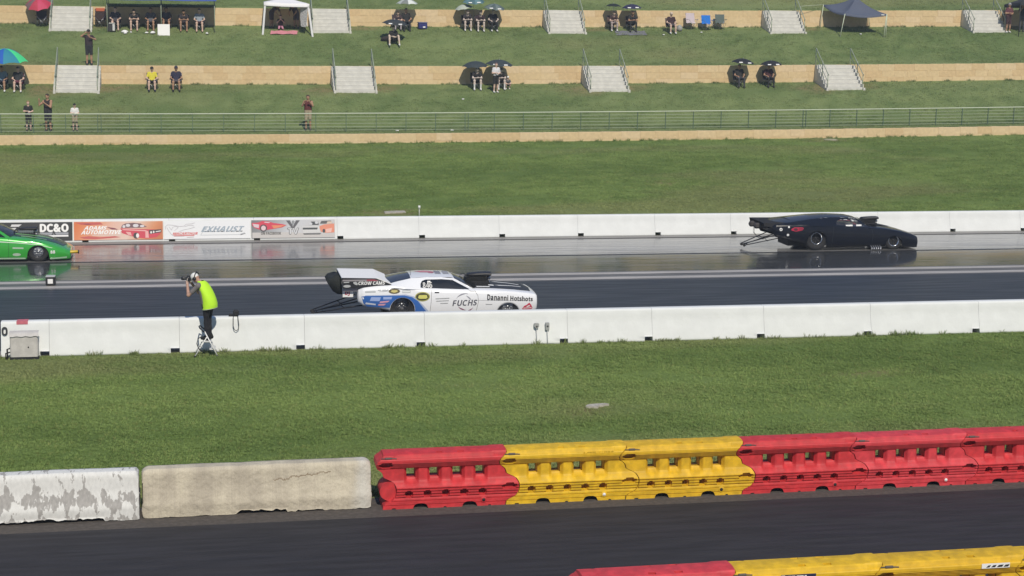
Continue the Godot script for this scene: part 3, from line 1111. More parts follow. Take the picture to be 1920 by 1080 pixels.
func build_banners() -> void:
	# black banner, partly hidden by the green car
	var o := banner(-9.2, -4.52, "black banner with bold white DC&O lettering behind the green race car", mat(Color(0.016, 0.017, 0.019), 0.5))
	part(o, "lettering", letters("DC&O", 0.27, 0.002, 0.0, false, 0.96, 0.045), M.white, Vector3(3.58, 0.31, 0.002))
	print_shape(o, "print_bar", [[[3.58, 0.205], [4.54, 0.205], [4.54, 0.285], [3.58, 0.285]]], Color(0.30, 0.31, 0.34), 1)
	print_shape(o, "print_bar", [[[3.58, 0.135], [4.54, 0.135], [4.54, 0.19], [3.58, 0.19]]], Color(0.78, 0.78, 0.78), 1)
	print_shape(o, "print_mark", [[[3.96, 0.20], [4.01, 0.20], [4.04, 0.26], [4.08, 0.20], [4.13, 0.20], [4.045, 0.32]]], Color(0.02, 0.02, 0.02), 2)
	print_shape(o, "print_bar", [[[2.58, 0.50], [2.86, 0.50], [2.96, 0.58], [2.62, 0.58]], [[2.5, 0.40], [2.72, 0.39], [2.78, 0.46], [2.52, 0.45]], [[2.56, 0.30], [2.7, 0.29], [2.7, 0.33], [2.56, 0.34]], [[2.74, 0.29], [2.84, 0.28], [2.84, 0.325], [2.74, 0.33]]], Color(0.62, 0.62, 0.62), 1)
	print_shape(o, "print_bar", [[[1.9, 0.50], [2.3, 0.42], [2.34, 0.58], [1.95, 0.62]], [[2.22, 0.36], [2.46, 0.33], [2.52, 0.46], [2.3, 0.47]]], Color(0.7, 0.7, 0.72), 1)
	# orange banner
	o = banner(-4.47, -1.40, "orange banner with white ADAMS AUTOMOTIVE lettering and a red car picture", gradient_mat([[0.0, lin(Color(0.62, 0.16, 0.045))], [0.16, lin(Color(0.66, 0.24, 0.11))], [0.42, lin(Color(0.68, 0.42, 0.33))], [0.68, lin(Color(0.66, 0.50, 0.42))], [0.9, lin(Color(0.60, 0.24, 0.11))], [1.0, lin(Color(0.50, 0.17, 0.07))]]))
	print_shape(o, "flame_print", [[[0.05, 0.62], [0.9, 0.63], [1.0, 0.55], [0.55, 0.53], [0.25, 0.55]], [[0.2, 0.10], [0.5, 0.14], [0.9, 0.10], [1.4, 0.13], [1.6, 0.09], [1.2, 0.06], [0.7, 0.03], [0.35, 0.05]]], Color(0.50, 0.10, 0.09), 1)
	print_shape(o, "flame_print", [[[0.3, 0.575], [0.5, 0.585], [0.6, 0.56], [0.45, 0.55]], [[1.12, 0.46], [1.4, 0.42], [1.52, 0.36], [1.3, 0.37]]], Color(0.22, 0.06, 0.08), 2)
	part(o, "lettering", letters("ADAMS", 0.125, 0.002, 0.35, false, 1.28, 0.03), M.white, Vector3(0.34, 0.365, 0.004))
	part(o, "lettering", letters("AUTOMOTIVE", 0.135, 0.002, 0.35, false, 1.13, 0.03), M.white, Vector3(0.24, 0.205, 0.004))
	print_shape(o, "print_bar", stroke([[0.62, 0.17], [1.62, 0.165]], 0.022), Color(0.7, 0.62, 0.55), 2)
	print_shape(o, "car_picture", [[[1.62, 0.42], [1.66, 0.52], [1.78, 0.58], [2.05, 0.60], [2.3, 0.57], [2.52, 0.45], [2.3, 0.42]]], Color(0.16, 0.09, 0.10), 1)
	print_shape(o, "car_picture", [disc(1.72, 0.47, 0.05, 0.05), disc(1.86, 0.51, 0.08, 0.055), disc(2.13, 0.50, 0.10, 0.06), disc(2.35, 0.48, 0.08, 0.04)], Color(0.62, 0.60, 0.62), 2)
	print_shape(o, "car_picture", [[[1.60, 0.41], [2.6, 0.36], [3.0, 0.34], [2.98, 0.19], [2.85, 0.08], [2.5, 0.035], [2.25, 0.06], [1.95, 0.13], [1.64, 0.24]]], Color(0.56, 0.06, 0.09), 2)
	print_shape(o, "car_picture", [[[1.66, 0.38], [2.5, 0.33], [2.5, 0.29], [1.68, 0.34]], [[1.78, 0.28], [1.95, 0.27], [1.99, 0.14], [1.86, 0.17]], [[2.46, 0.30], [2.56, 0.30], [2.58, 0.06], [2.46, 0.06]]], Color(0.72, 0.38, 0.36), 3)
	print_shape(o, "car_picture", [[[2.58, 0.33], [3.02, 0.36], [3.02, 0.25], [2.6, 0.19]], disc(2.14, 0.14, 0.10, 0.11)], Color(0.06, 0.05, 0.05), 3)
	print_shape(o, "car_picture", [disc(2.19, 0.14, 0.055, 0.08), disc(2.66, 0.25, 0.03, 0.045), disc(2.75, 0.265, 0.028, 0.045), stroke([[2.82, 0.27], [3.0, 0.30]], 0.03)[0]], Color(0.75, 0.72, 0.70), 4)
	# white banner with two outlined logos
	o = banner(-1.36, 1.68, "white banner with MACARTHUR and EXHAUST lettering on the far wall", mat(Color(0.72, 0.73, 0.74), 0.5))
	var line := []
	line.append_array(stroke([[0.06, 0.35], [0.05, 0.45], [0.13, 0.51], [0.28, 0.50], [0.55, 0.45], [0.7, 0.46], [0.78, 0.53], [0.98, 0.54], [1.08, 0.58]], 0.014))
	line.append_array(stroke([[0.10, 0.42], [0.16, 0.30], [0.26, 0.16], [0.36, 0.10], [0.7, 0.10]], 0.014))
	line.append_array(stroke([[0.72, 0.44], [0.84, 0.48], [0.96, 0.49], [1.05, 0.46]], 0.014))
	line.append_array(stroke([[0.52, 0.26], [0.7, 0.33], [0.88, 0.36], [1.08, 0.42]], 0.014))
	line.append_array(stroke([[0.18, 0.44], [0.26, 0.32], [0.30, 0.42], [0.40, 0.46], [0.5, 0.42], [0.42, 0.34], [0.36, 0.30]], 0.012))
	print_shape(o, "logo_outline", line, Color(0.36, 0.34, 0.36), 1)
	part(o, "lettering", letters("MACARTHUR", 0.085, 0.002, 0.3, false, 1.22, 0.02), mat(Color(0.60, 0.10, 0.10), 0.6), Vector3(0.30, 0.15, 0.004))
	print_shape(o, "print_bar", stroke([[0.34, 0.12], [1.06, 0.125]], 0.03), Color(0.62, 0.16, 0.15), 2)
	print_shape(o, "print_bar", stroke([[0.8, 0.06], [1.05, 0.065]], 0.018), Color(0.4, 0.3, 0.3), 2)
	part(o, "lettering", letters("EXHAUST", 0.19, 0.002, 0.45, false, 1.27, 0.02), mat(Color(0.30, 0.36, 0.42), 0.5), Vector3(1.30, 0.25, 0.004))
	var bars := []
	for q in [[1.36, 0.22], [1.66, 0.13], [1.84, 0.1], [1.98, 0.14], [2.17, 0.12], [2.34, 0.13], [2.52, 0.12], [2.68, 0.07]]: bars.append([[q[0], 0.245], [q[0] + q[1], 0.245], [q[0] + q[1] + 0.02, 0.275], [q[0] + 0.02, 0.275]])
	bars.append([[2.68, 0.12], [2.88, 0.17], [2.84, 0.18], [2.7, 0.15]])
	print_shape(o, "print_bar", bars, Color(0.05, 0.06, 0.08), 3)
	print_shape(o, "logo_outline", stroke([[1.48, 0.44], [1.28, 0.13], [2.66, 0.14], [2.85, 0.22]], 0.014), Color(0.40, 0.42, 0.45), 1)
	# grey banner with two cars
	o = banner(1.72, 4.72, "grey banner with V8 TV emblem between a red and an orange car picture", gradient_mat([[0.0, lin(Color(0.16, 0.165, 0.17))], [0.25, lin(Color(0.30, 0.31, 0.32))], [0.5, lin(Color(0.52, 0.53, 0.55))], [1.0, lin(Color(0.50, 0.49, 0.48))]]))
	print_shape(o, "road_print", [[[0.03, 0.0], [2.97, 0.0], [2.97, 0.1], [1.3, 0.2], [0.03, 0.2]]], Color(0.50, 0.48, 0.46), 1)
	print_shape(o, "car_picture", [[[0.02, 0.55], [0.25, 0.56], [0.38, 0.62], [0.62, 0.60], [0.80, 0.54], [1.1, 0.50], [1.26, 0.46], [1.1, 0.38], [0.8, 0.33], [0.45, 0.28], [0.3, 0.30], [0.1, 0.38], [0.02, 0.48]]], Color(0.58, 0.05, 0.09), 2)
	print_shape(o, "car_picture", [[[0.72, 0.46], [1.22, 0.455], [1.0, 0.38], [0.8, 0.34]]], Color(0.68, 0.24, 0.12), 3)
	print_shape(o, "car_picture", [[[0.04, 0.52], [0.28, 0.49], [0.26, 0.36], [0.1, 0.40]], [[0.48, 0.59], [0.68, 0.57], [0.62, 0.54], [0.46, 0.56]]], Color(0.62, 0.50, 0.53), 3)
	print_shape(o, "car_picture", [disc(0.43, 0.36, 0.13, 0.13)], Color(0.06, 0.05, 0.055), 4)
	print_shape(o, "car_picture", [disc(0.43, 0.36, 0.085, 0.09)], Color(0.66, 0.50, 0.52), 5)
	part(o, "lettering", letters("ON FACEBOOK", 0.095, 0.002, 0.0, false, 0.78, 0.015), mat(Color(0.07, 0.07, 0.07), 0.6), Vector3(0.34, 0.12, 0.006))
	print_shape(o, "emblem", [[[1.24, 0.63], [1.38, 0.63], [1.49, 0.40], [1.60, 0.63], [1.74, 0.63], [1.53, 0.34], [1.45, 0.34]]], Color(0.10, 0.10, 0.11), 2)
	print_shape(o, "emblem", [[[1.40, 0.63], [1.58, 0.63], [1.49, 0.44]]], Color(0.60, 0.62, 0.64), 2)
	part(o, "lettering", letters("8", 0.17, 0.002, 0.0, false, 1.0, 0.0), mat(Color(0.16, 0.17, 0.18), 0.6), Vector3(1.44, 0.45, 0.006))
	part(o, "lettering", letters("TV", 0.22, 0.002, 0.0, false, 1.15, 0.07), mat(Color(0.12, 0.12, 0.125), 0.6), Vector3(1.29, 0.13, 0.004))
	part(o, "lettering", letters("TV", 0.21, 0.002, 0.0, false, 1.15, 0.0), mat(Color(0.58, 0.59, 0.60), 0.6), Vector3(1.30, 0.135, 0.007))
	print_shape(o, "car_picture", [[[2.42, 0.40], [2.60, 0.47], [2.98, 0.50], [2.98, 0.18], [2.72, 0.16], [2.5, 0.2]]], Color(0.68, 0.25, 0.16), 2)
	print_shape(o, "car_picture", [[[2.46, 0.50], [2.52, 0.60], [2.86, 0.61], [2.92, 0.50]]], Color(0.10, 0.10, 0.10), 2)
	print_shape(o, "car_picture", [[[2.70, 0.50], [2.74, 0.58], [2.88, 0.58], [2.91, 0.50]]], Color(0.62, 0.50, 0.40), 3)
	print_shape(o, "car_picture", [[[1.80, 0.40], [2.44, 0.41], [2.46, 0.18], [1.86, 0.16]]], Color(0.58, 0.58, 0.57), 3)
	print_shape(o, "car_picture", [[[1.84, 0.36], [2.38, 0.36], [2.36, 0.29], [1.84, 0.29]], [[1.84, 0.15], [2.5, 0.15], [2.46, 0.11], [1.88, 0.11]], [[2.12, 0.46], [2.42, 0.46], [2.40, 0.58], [2.14, 0.58]], disc(2.60, 0.24, 0.05, 0.07)], Color(0.06, 0.065, 0.07), 4)
	print_shape(o, "car_picture", [disc(2.13, 0.50, 0.06, 0.05), disc(2.34, 0.54, 0.06, 0.05)], Color(0.55, 0.56, 0.58), 5)
	print_shape(o, "car_picture", [[[2.66, 0.30], [2.9, 0.34], [2.86, 0.18], [2.68, 0.17]]], Color(0.74, 0.45, 0.38), 4)

# ---------------------------------------------------------------- drag cars: x forward, +z is the side towards the camera, origin on the ground under the rear axle
func tab(t: Array, col: int, x: float) -> float:
	var n := t.size()
	if x <= t[0][0]: return t[0][col]
	if x >= t[n - 1][0]: return t[n - 1][col]
	for k in range(1, n):
		if x <= t[k][0]:
			var f: float = (x - t[k - 1][0]) / (t[k][0] - t[k - 1][0])
			return cubic_interpolate(t[k - 1][col], t[k][col], t[maxi(k - 2, 0)][col], t[mini(k + 1, n - 1)][col], f) if t[k][0] - t[k - 1][0] > 0.12 else lerpf(t[k - 1][col], t[k][col], f)
	return t[n - 1][col]

func sill(c: Dictionary, x: float) -> float:
	var b := tab(c.body, 1, x)
	for a in c.arches:
		if absf(x - a[0]) < a[2]: b = maxf(b, a[1] + sqrt(a[2] * a[2] - (x - a[0]) * (x - a[0])))
	return b

func side_z(c: Dictionary, x: float, y: float) -> float:
	var w := tab(c.body, 5, x)
	var m := tab(c.body, 2, x)
	if y < m: return w - 0.05 * pow(clampf((m - y) / maxf(m - tab(c.body, 1, x), 0.05), 0, 1.5), 2.0)
	return w - 0.055 * pow(clampf((y - m) / maxf(tab(c.body, 3, x) - m, 0.05), 0, 1.4), 2.0)

func top_y(c: Dictionary, x: float, z: float) -> float:
	var w := tab(c.body, 5, x) - 0.055
	var s := tab(c.body, 3, x)
	var t := clampf(absf(z) / w, 0, 1)
	return s + (tab(c.body, 4, x) - s) * (1.0 - pow(t, 2.6)) + 0.012 * (1.0 - pow(t, 14.0))

func body_shell(c: Dictionary) -> ArrayMesh:
	var x0: float = c.body[0][0]
	var x1: float = c.body[-1][0]
	var n := int((x1 - x0) / 0.03)
	var rows := []
	for i in n + 1:
		var x := lerpf(x0, x1, float(i) / n)
		var b := sill(c, x)
		var s := tab(c.body, 3, x)
		var w := tab(c.body, 5, x) - 0.055
		var half := []
		half.append(Vector3(x, b, side_z(c, x, b) - 0.03))
		for k in 8:
			var y := lerpf(b, s, k / 7.0)
			half.append(Vector3(x, y, side_z(c, x, y)))
		for k in range(1, 10):
			var z := w * (1.0 - pow(k / 9.0, 1.3))
			half.append(Vector3(x, top_y(c, x, z), z))
		var r := half.duplicate()
		for k in range(half.size() - 2, -1, -1): r.append(half[k] * Vector3(1, 1, -1))
		rows.append(r)
	var st := begin(true)
	sheet(st, rows, true)
	for e in [0, -1]:
		var r: Array = rows[e]
		var h := r.size()
		for k in h / 2:
			var a: Vector3 = r[k]
			var b2: Vector3 = r[k + 1]
			var c2: Vector3 = r[h - 2 - k]
			var d2: Vector3 = r[h - 1 - k]
			if e == 0: quad(st, a, b2, c2, d2)
			else: quad(st, d2, c2, b2, a)
	return done(st)

# triangles of a polygon, cut until no edge is longer than most
func fine_triangles(poly: PackedVector2Array, most: float) -> Array:
	var t := Geometry2D.triangulate_polygon(poly)
	var todo := []
	var out := []
	for k in range(0, t.size(), 3): todo.append([poly[t[k]], poly[t[k + 1]], poly[t[k + 2]]])
	while todo.size() > 0:
		var q: Array = todo.pop_back()
		var best := 0
		var far := 0.0
		for k in 3:
			var l: float = q[k].distance_to(q[(k + 1) % 3])
			if l > far:
				far = l
				best = k
		if far <= most:
			out.append(q)
			continue
		var a: Vector2 = q[best]
		var b: Vector2 = q[(best + 1) % 3]
		var d: Vector2 = q[(best + 2) % 3]
		var m := (a + b) * 0.5
		todo.append([a, m, d])
		todo.append([m, b, d])
	return out

func pv(a: Array) -> PackedVector2Array:
	var r := PackedVector2Array()
	for v in a: r.append(Vector2(v[0], v[1]))
	return r

# flat print on the near side of the body: polygons in (x, y), kept clear of the wheel arches
func side_print(c: Dictionary, o: Node, called: String, polys: Array, m: Material, off := 0.004) -> void:
	var st := begin(true)
	for p in polys:
		var list := [pv(p)]
		for a in c.arches:
			var cut := pv(disc(a[0], a[1], a[2] + 0.012, a[2] + 0.012, 40))
			var next := []
			for q in list:
				for r in Geometry2D.clip_polygons(q, cut):
					if not Geometry2D.is_polygon_clockwise(r): next.append(r)
			list = next
		for q in list:
			for t in fine_triangles(q, 0.12):
				var v := []
				for e in t: v.append(Vector3(e.x, e.y, side_z(c, e.x, e.y) + off))
				if (t[1] - t[0]).cross(t[2] - t[0]) > 0.0: tri(st, v[0], v[1], v[2])
				else: tri(st, v[0], v[2], v[1])
	part(o, called, done(st), m)

func side_text(c: Dictionary, o: Node, s: String, x: float, y: float, size: float, m: Material, slant := 0.0, drop := 0.0, widen := 1.0, shrink := 0.0, bold := 0.0, on_window := false) -> void:
	var lm := letters(s, size, 0.003, slant, false, widen, bold)
	if lm.get_surface_count() == 0: return
	var a := lm.surface_get_arrays(0)
	var v: PackedVector3Array = a[Mesh.ARRAY_VERTEX]
	for k in v.size():
		var q := v[k]
		var px := x + q.x
		var py := y + q.y * (1.0 - shrink * q.x) - drop * q.x
		v[k] = Vector3(px, py, (cabin_z(c, px, py) if on_window else side_z(c, px, py)) + 0.004 + q.z)
	a[Mesh.ARRAY_VERTEX] = v
	var am := ArrayMesh.new()
	am.add_surface_from_arrays(Mesh.PRIMITIVE_TRIANGLES, a)
	part(o, "lettering", am, m)

# flat print on the bonnet or boot: polygons in (x, z)
func top_print(c: Dictionary, o: Node, called: String, polys: Array, m: Material, off := 0.005) -> void:
	var st := begin(true)
	for p in polys:
		for t in fine_triangles(pv(p), 0.08):
			var v := []
			for e in t: v.append(Vector3(e.x, top_y(c, e.x, e.y) + off, e.y))
			if (t[1] - t[0]).cross(t[2] - t[0]) < 0.0: tri(st, v[0], v[1], v[2])
			else: tri(st, v[0], v[2], v[1])
	part(o, called, done(st), m)

# cabin: side surface between the belt and the roof rail
func cabin_z(c: Dictionary, x: float, y: float) -> float:
	var yb := tab(c.body, 3, x)
	var zb := tab(c.body, 5, x) - 0.075
	var yr := tab(c.rail, 1, x)
	var zr := tab(c.rail, 2, x)
	return lerpf(zb, zr, clampf((y - yb) / maxf(yr - yb, 0.02), -0.3, 1.0)) + 0.012 * sin(clampf((y - yb) / maxf(yr - yb, 0.02), 0, 1) * PI)

func cabin_side(c: Dictionary, o: Node, called: String, polys: Array, m: Material, off := 0.0) -> void:
	for s in [1, -1]:
		var st := begin(true)
		for p in polys:
			for t in fine_triangles(p, 0.14):
				var v := []
				for e in t: v.append(Vector3(e.x, e.y, s * (cabin_z(c, e.x, e.y) + off)))
				if ((t[1] - t[0]).cross(t[2] - t[0]) > 0.0) == (s > 0): tri(st, v[0], v[1], v[2])
				else: tri(st, v[0], v[2], v[1])
		part(o, called, done(st), m)

func cross_rows(pts: Array, crown: float, bow: float) -> Array:
	var rows := []
	for p in pts:
		var r := []
		for k in 13:
			var t := (k - 6) / 6.0
			r.append(Vector3(p[0] + bow * (1.0 - t * t), p[1] + crown * (1.0 - t * t), -p[2] * t))
		rows.append(r)
	return rows

func wheel(o: Node, x: float, z: float, r: float, w: float, rim_r: float, rim_m: Material, out: int) -> void:
	var turn := Vector3(PI / 2 * out, 0, 0)
	var st := begin(true)
	var h := w * 0.5
	lathe(st, [Vector2(rim_r, -h * 0.8), Vector2(r * 0.82, -h), Vector2(r * 0.96, -h * 0.92), Vector2(r, -h * 0.7), Vector2(r, h * 0.7), Vector2(r * 0.96, h * 0.92), Vector2(r * 0.82, h), Vector2(rim_r, h * 0.9), Vector2(rim_r * 0.97, h * 0.6)], 40)
	var t := part(o, "wheel", done(st), M.rubber, Vector3(x, r, z), turn)
	st = begin(true)
	lathe(st, [Vector2(rim_r * 1.02, h * 0.90), Vector2(rim_r * 1.0, h * 0.98), Vector2(rim_r * 0.93, h * 0.95), Vector2(rim_r * 0.86, h * 0.45), Vector2(rim_r * 0.78, h * 0.1)], 36)
	var rim := part(t, "rim", done(st), rim_m)
	st = begin(true)
	lathe(st, [Vector2(rim_r * 0.84, h * 0.05), Vector2(rim_r * 0.4, h * 0.16), Vector2(rim_r * 0.22, h * 0.3), Vector2(rim_r * 0.2, h * 0.55), Vector2(0.0, h * 0.57)], 24)
	for k in 8:
		var a := TAU * k / 8.0
		var d := Vector3(cos(a), 0, sin(a))
		tube(st, [d * rim_r * 0.25 + Vector3(0, h * 0.35, 0), d * rim_r * 0.8 + Vector3(0, h * 0.2, 0)], rim_r * 0.07, 5)
	part(t, "hub", done(st), M.dark if rim_m == M.chrome else M.steel)
	rim.name = "rim"

func blower(o: Node, x: float, y: float, s: float, body_m: Material, squash := 0.72) -> void:
	var st := begin()
	bevel_box(st, Vector3(0.30, 0.07, 0) * s, Vector3(0.62, 0.12, 0.32) * s, 0.015)
	var b := part(o, "supercharger", done(st), M.dark, Vector3(x, y, 0))
	b.scale = Vector3(1.0, squash, 1.0)
	st = begin()
	bevel_box(st, Vector3(0.28, 0.20, 0) * s, Vector3(0.56, 0.15, 0.30) * s, 0.03)
	for k in 7: box(st, Vector3(0.04 + k * 0.08, 0.20, 0) * s, Vector3(0.018, 0.165, 0.318) * s)
	part(b, "rotor_case", done(st), body_m)
	st = begin(true)
	var rows := []
	for q in [[0.06, 0.27, 0.35, 0.11], [0.10, 0.272, 0.385, 0.13], [0.30, 0.275, 0.405, 0.145], [0.52, 0.28, 0.415, 0.165], [0.66, 0.285, 0.41, 0.175]]:
		var r := []
		for k in 14:
			var a := TAU * k / 14.0
			r.append(Vector3(q[0], (q[1] + q[2]) * 0.5 + (q[2] - q[1]) * 0.5 * signf(sin(a)) * pow(absf(sin(a)), 0.6), -q[3] * signf(cos(a)) * pow(absf(cos(a)), 0.6)) * s)
		rows.append(r)
	rings(st, rows)
	fan(st, rows[0], false)
	part(b, "injector_hat", done(st), M.black)
	for z in [-0.1, 0.0, 0.1]:
		st = begin(true)
		lathe(st, [Vector2(0.001, 0), Vector2(0.036, 0), Vector2(0.042, 0.012)], 14, Transform3D(Basis(Vector3(0, 0, 1), PI / -2), Vector3(0.60, 0.36, z) * s))
		part(b, "butterfly", done(st), M.steel)
	for q in [[0.20, 0.075], [0.05, 0.06]]:
		st = begin(true)
		lathe(st, [Vector2(0.001, 0.09), Vector2(q[1], 0.09), Vector2(q[1], 0.0), Vector2(0.001, 0.0)], 18, Transform3D(Basis(Vector3(0, 0, 1), PI / -2), Vector3(0.57, q[0], 0) * s))
		part(b, "pulley", done(st), M.steel)
	for k in 4:
		st = begin(true)
		var zz := -0.16 + 0.105 * k
		tube(st, [Vector3(0.05 + 0.05 * k, 0.30, zz) * s, Vector3(-0.05, 0.34 - 0.02 * k, zz) * s, Vector3(-0.13, 0.22, zz * 0.8) * s, Vector3(-0.12, 0.02, zz * 0.7) * s], 0.011, 5)
		part(b, "fuel_line", done(st), M.black)

func drag_car(c: Dictionary) -> Node3D:
	var o := thing("race_car", c.label, "race car", c.at, c.get("turn", 0.0), "drag racing cars on the strip")
	part(o, "body", body_shell(c), c.paint)
	var w0: float = tab(c.body, 5, 1.0)
	# floor, so that nothing shows through the arches
	var st := begin()
	var x0: float = c.body[0][0]
	var x1: float = c.body[-1][0]
	box(st, Vector3((x0 + x1) * 0.5 + 0.15, 0.34, 0), Vector3(x1 - x0 - 1.1, 0.42, w0 * 2.0 - 0.86))
	part(o, "floor_pan", done(st), M.dark)
	# cabin
	var outline := pv(c.cabin)
	var glass_poly := pv(c.window)
	cabin_side(c, o, "cabin_side", Geometry2D.clip_polygons(outline, glass_poly), c.paint)
	cabin_side(c, o, "side_window", Geometry2D.intersect_polygons(outline, glass_poly), c.glass, -0.012)
	var roof := []
	for p in c.rail:
		if p[0] >= c.roof_from - 0.001 and p[0] <= c.roof_to + 0.001: roof.append(p)
	st = begin(true)
	var fine := []
	for k in 15:
		var x := lerpf(c.roof_from, c.roof_to, k / 14.0)
		fine.append([x, tab(c.rail, 1, x), tab(c.rail, 2, x)])
	sheet(st, cross_rows(fine, 0.045, 0.0), false)
	part(o, "roof", done(st), c.paint)
	st = begin(true)
	var a: Array = c.screen[0]
	var b: Array = c.screen[1]
	var scr := []
	for k in 5: scr.append([lerpf(a[0], b[0], k / 4.0), lerpf(a[1], b[1], k / 4.0), lerpf(a[2], b[2], k / 4.0)])
	var rows := cross_rows(scr, 0.05, 0.0)
	for k in rows.size():
		for j in 13: rows[k][j].x += 0.10 * (1.0 - pow((j - 6) / 6.0, 2.0)) * (1.0 - k / 4.0)
	sheet(st, rows, true)
	part(o, "windscreen", done(st), c.screen_glass)
	st = begin(true)
	a = c.rear[0]
	b = c.rear[1]
	sheet(st, cross_rows([a, [lerpf(a[0], b[0], 0.5), lerpf(a[1], b[1], 0.5) + 0.01, lerpf(a[2], b[2], 0.5)], b], 0.055, 0.0), true)
	part(o, "rear_window", done(st), c.rear_glass)
	# roll cage and seat inside
	st = begin(true)
	for s in [-1, 1]:
		tube(st, [Vector3(0.55, 0.3, 0.55 * s), Vector3(0.62, 1.04, 0.46 * s), Vector3(1.35, 1.02, 0.46 * s), Vector3(1.85, 0.75, 0.58 * s), Vector3(1.95, 0.3, 0.58 * s)], 0.021, 6)
		tube(st, [Vector3(0.62, 0.98, 0.47 * s), Vector3(1.75, 0.5, 0.56 * s)], 0.019, 6)
		tube(st, [Vector3(0.62, 1.02, 0.46 * s), Vector3(-0.35, 0.62, 0.4 * s)], 0.019, 6)
	tube(st, [Vector3(0.62, 1.04, -0.46), Vector3(0.62, 1.04, 0.46)], 0.021, 6)
	part(o, "roll_cage", done(st), c.cage)
	st = begin()
	bevel_box(st, Vector3(0.72, 0.62, -0.32), Vector3(0.12, 0.62, 0.42), 0.04)
	bevel_box(st, Vector3(0.95, 0.36, -0.32), Vector3(0.44, 0.12, 0.42), 0.04)
	part(o, "seat", done(st), M.dark)
	st = begin(true)
	lathe(st, [Vector2(0.001, -0.13), Vector2(0.08, -0.12), Vector2(0.125, -0.05), Vector2(0.135, 0.02), Vector2(0.11, 0.09), Vector2(0.06, 0.13), Vector2(0.001, 0.145)], 18, Transform3D(Basis.IDENTITY, Vector3(0.92, 0.90, -0.32)))
	part(o, "driver_helmet", done(st), c.helmet)
	# wheels
	for s in [-1, 1]:
		wheel(o, 0.0, s * (w0 - 0.265), 0.435, 0.42, 0.215, c.rim, s)
		wheel(o, c.base, s * (w0 - 0.125), 0.32, 0.13, 0.20, c.rim, s)
	return o

func wheelie_bars(o: Node, x: float, y: float, length: float) -> void:
	var st := begin(true)
	for s in [-1, 1]:
		var z: float = 0.16 * s
		var e := Vector3(x - length, 0.16, z * 0.9)
		tube(st, [Vector3(x, y, 0.34 * s), e], 0.017, 6)
		tube(st, [Vector3(x + 0.25, y - 0.18, 0.34 * s), e + Vector3(0.03, -0.04, 0)], 0.017, 6)
		tube(st, [Vector3(x - length * 0.45, y - (y - 0.16) * 0.45, z * 1.45), Vector3(x - length * 0.32, 0.26, z * 1.5)], 0.011, 5)
	tube(st, [Vector3(x - length + 0.1, 0.16, -0.15), Vector3(x - length + 0.1, 0.16, 0.15)], 0.014, 6)
	var w := part(o, "wheelie_bar", done(st), M.black)
	for s in [-1, 1]:
		st = begin(true)
		lathe(st, [Vector2(0.001, -0.02), Vector2(0.05, -0.02), Vector2(0.055, 0), Vector2(0.05, 0.02), Vector2(0.001, 0.02)], 16, Transform3D(Basis(Vector3(1, 0, 0), PI / 2), Vector3(x - length, 0.12, 0.15 * s)))
		part(w, "roller", done(st), M.rubber)

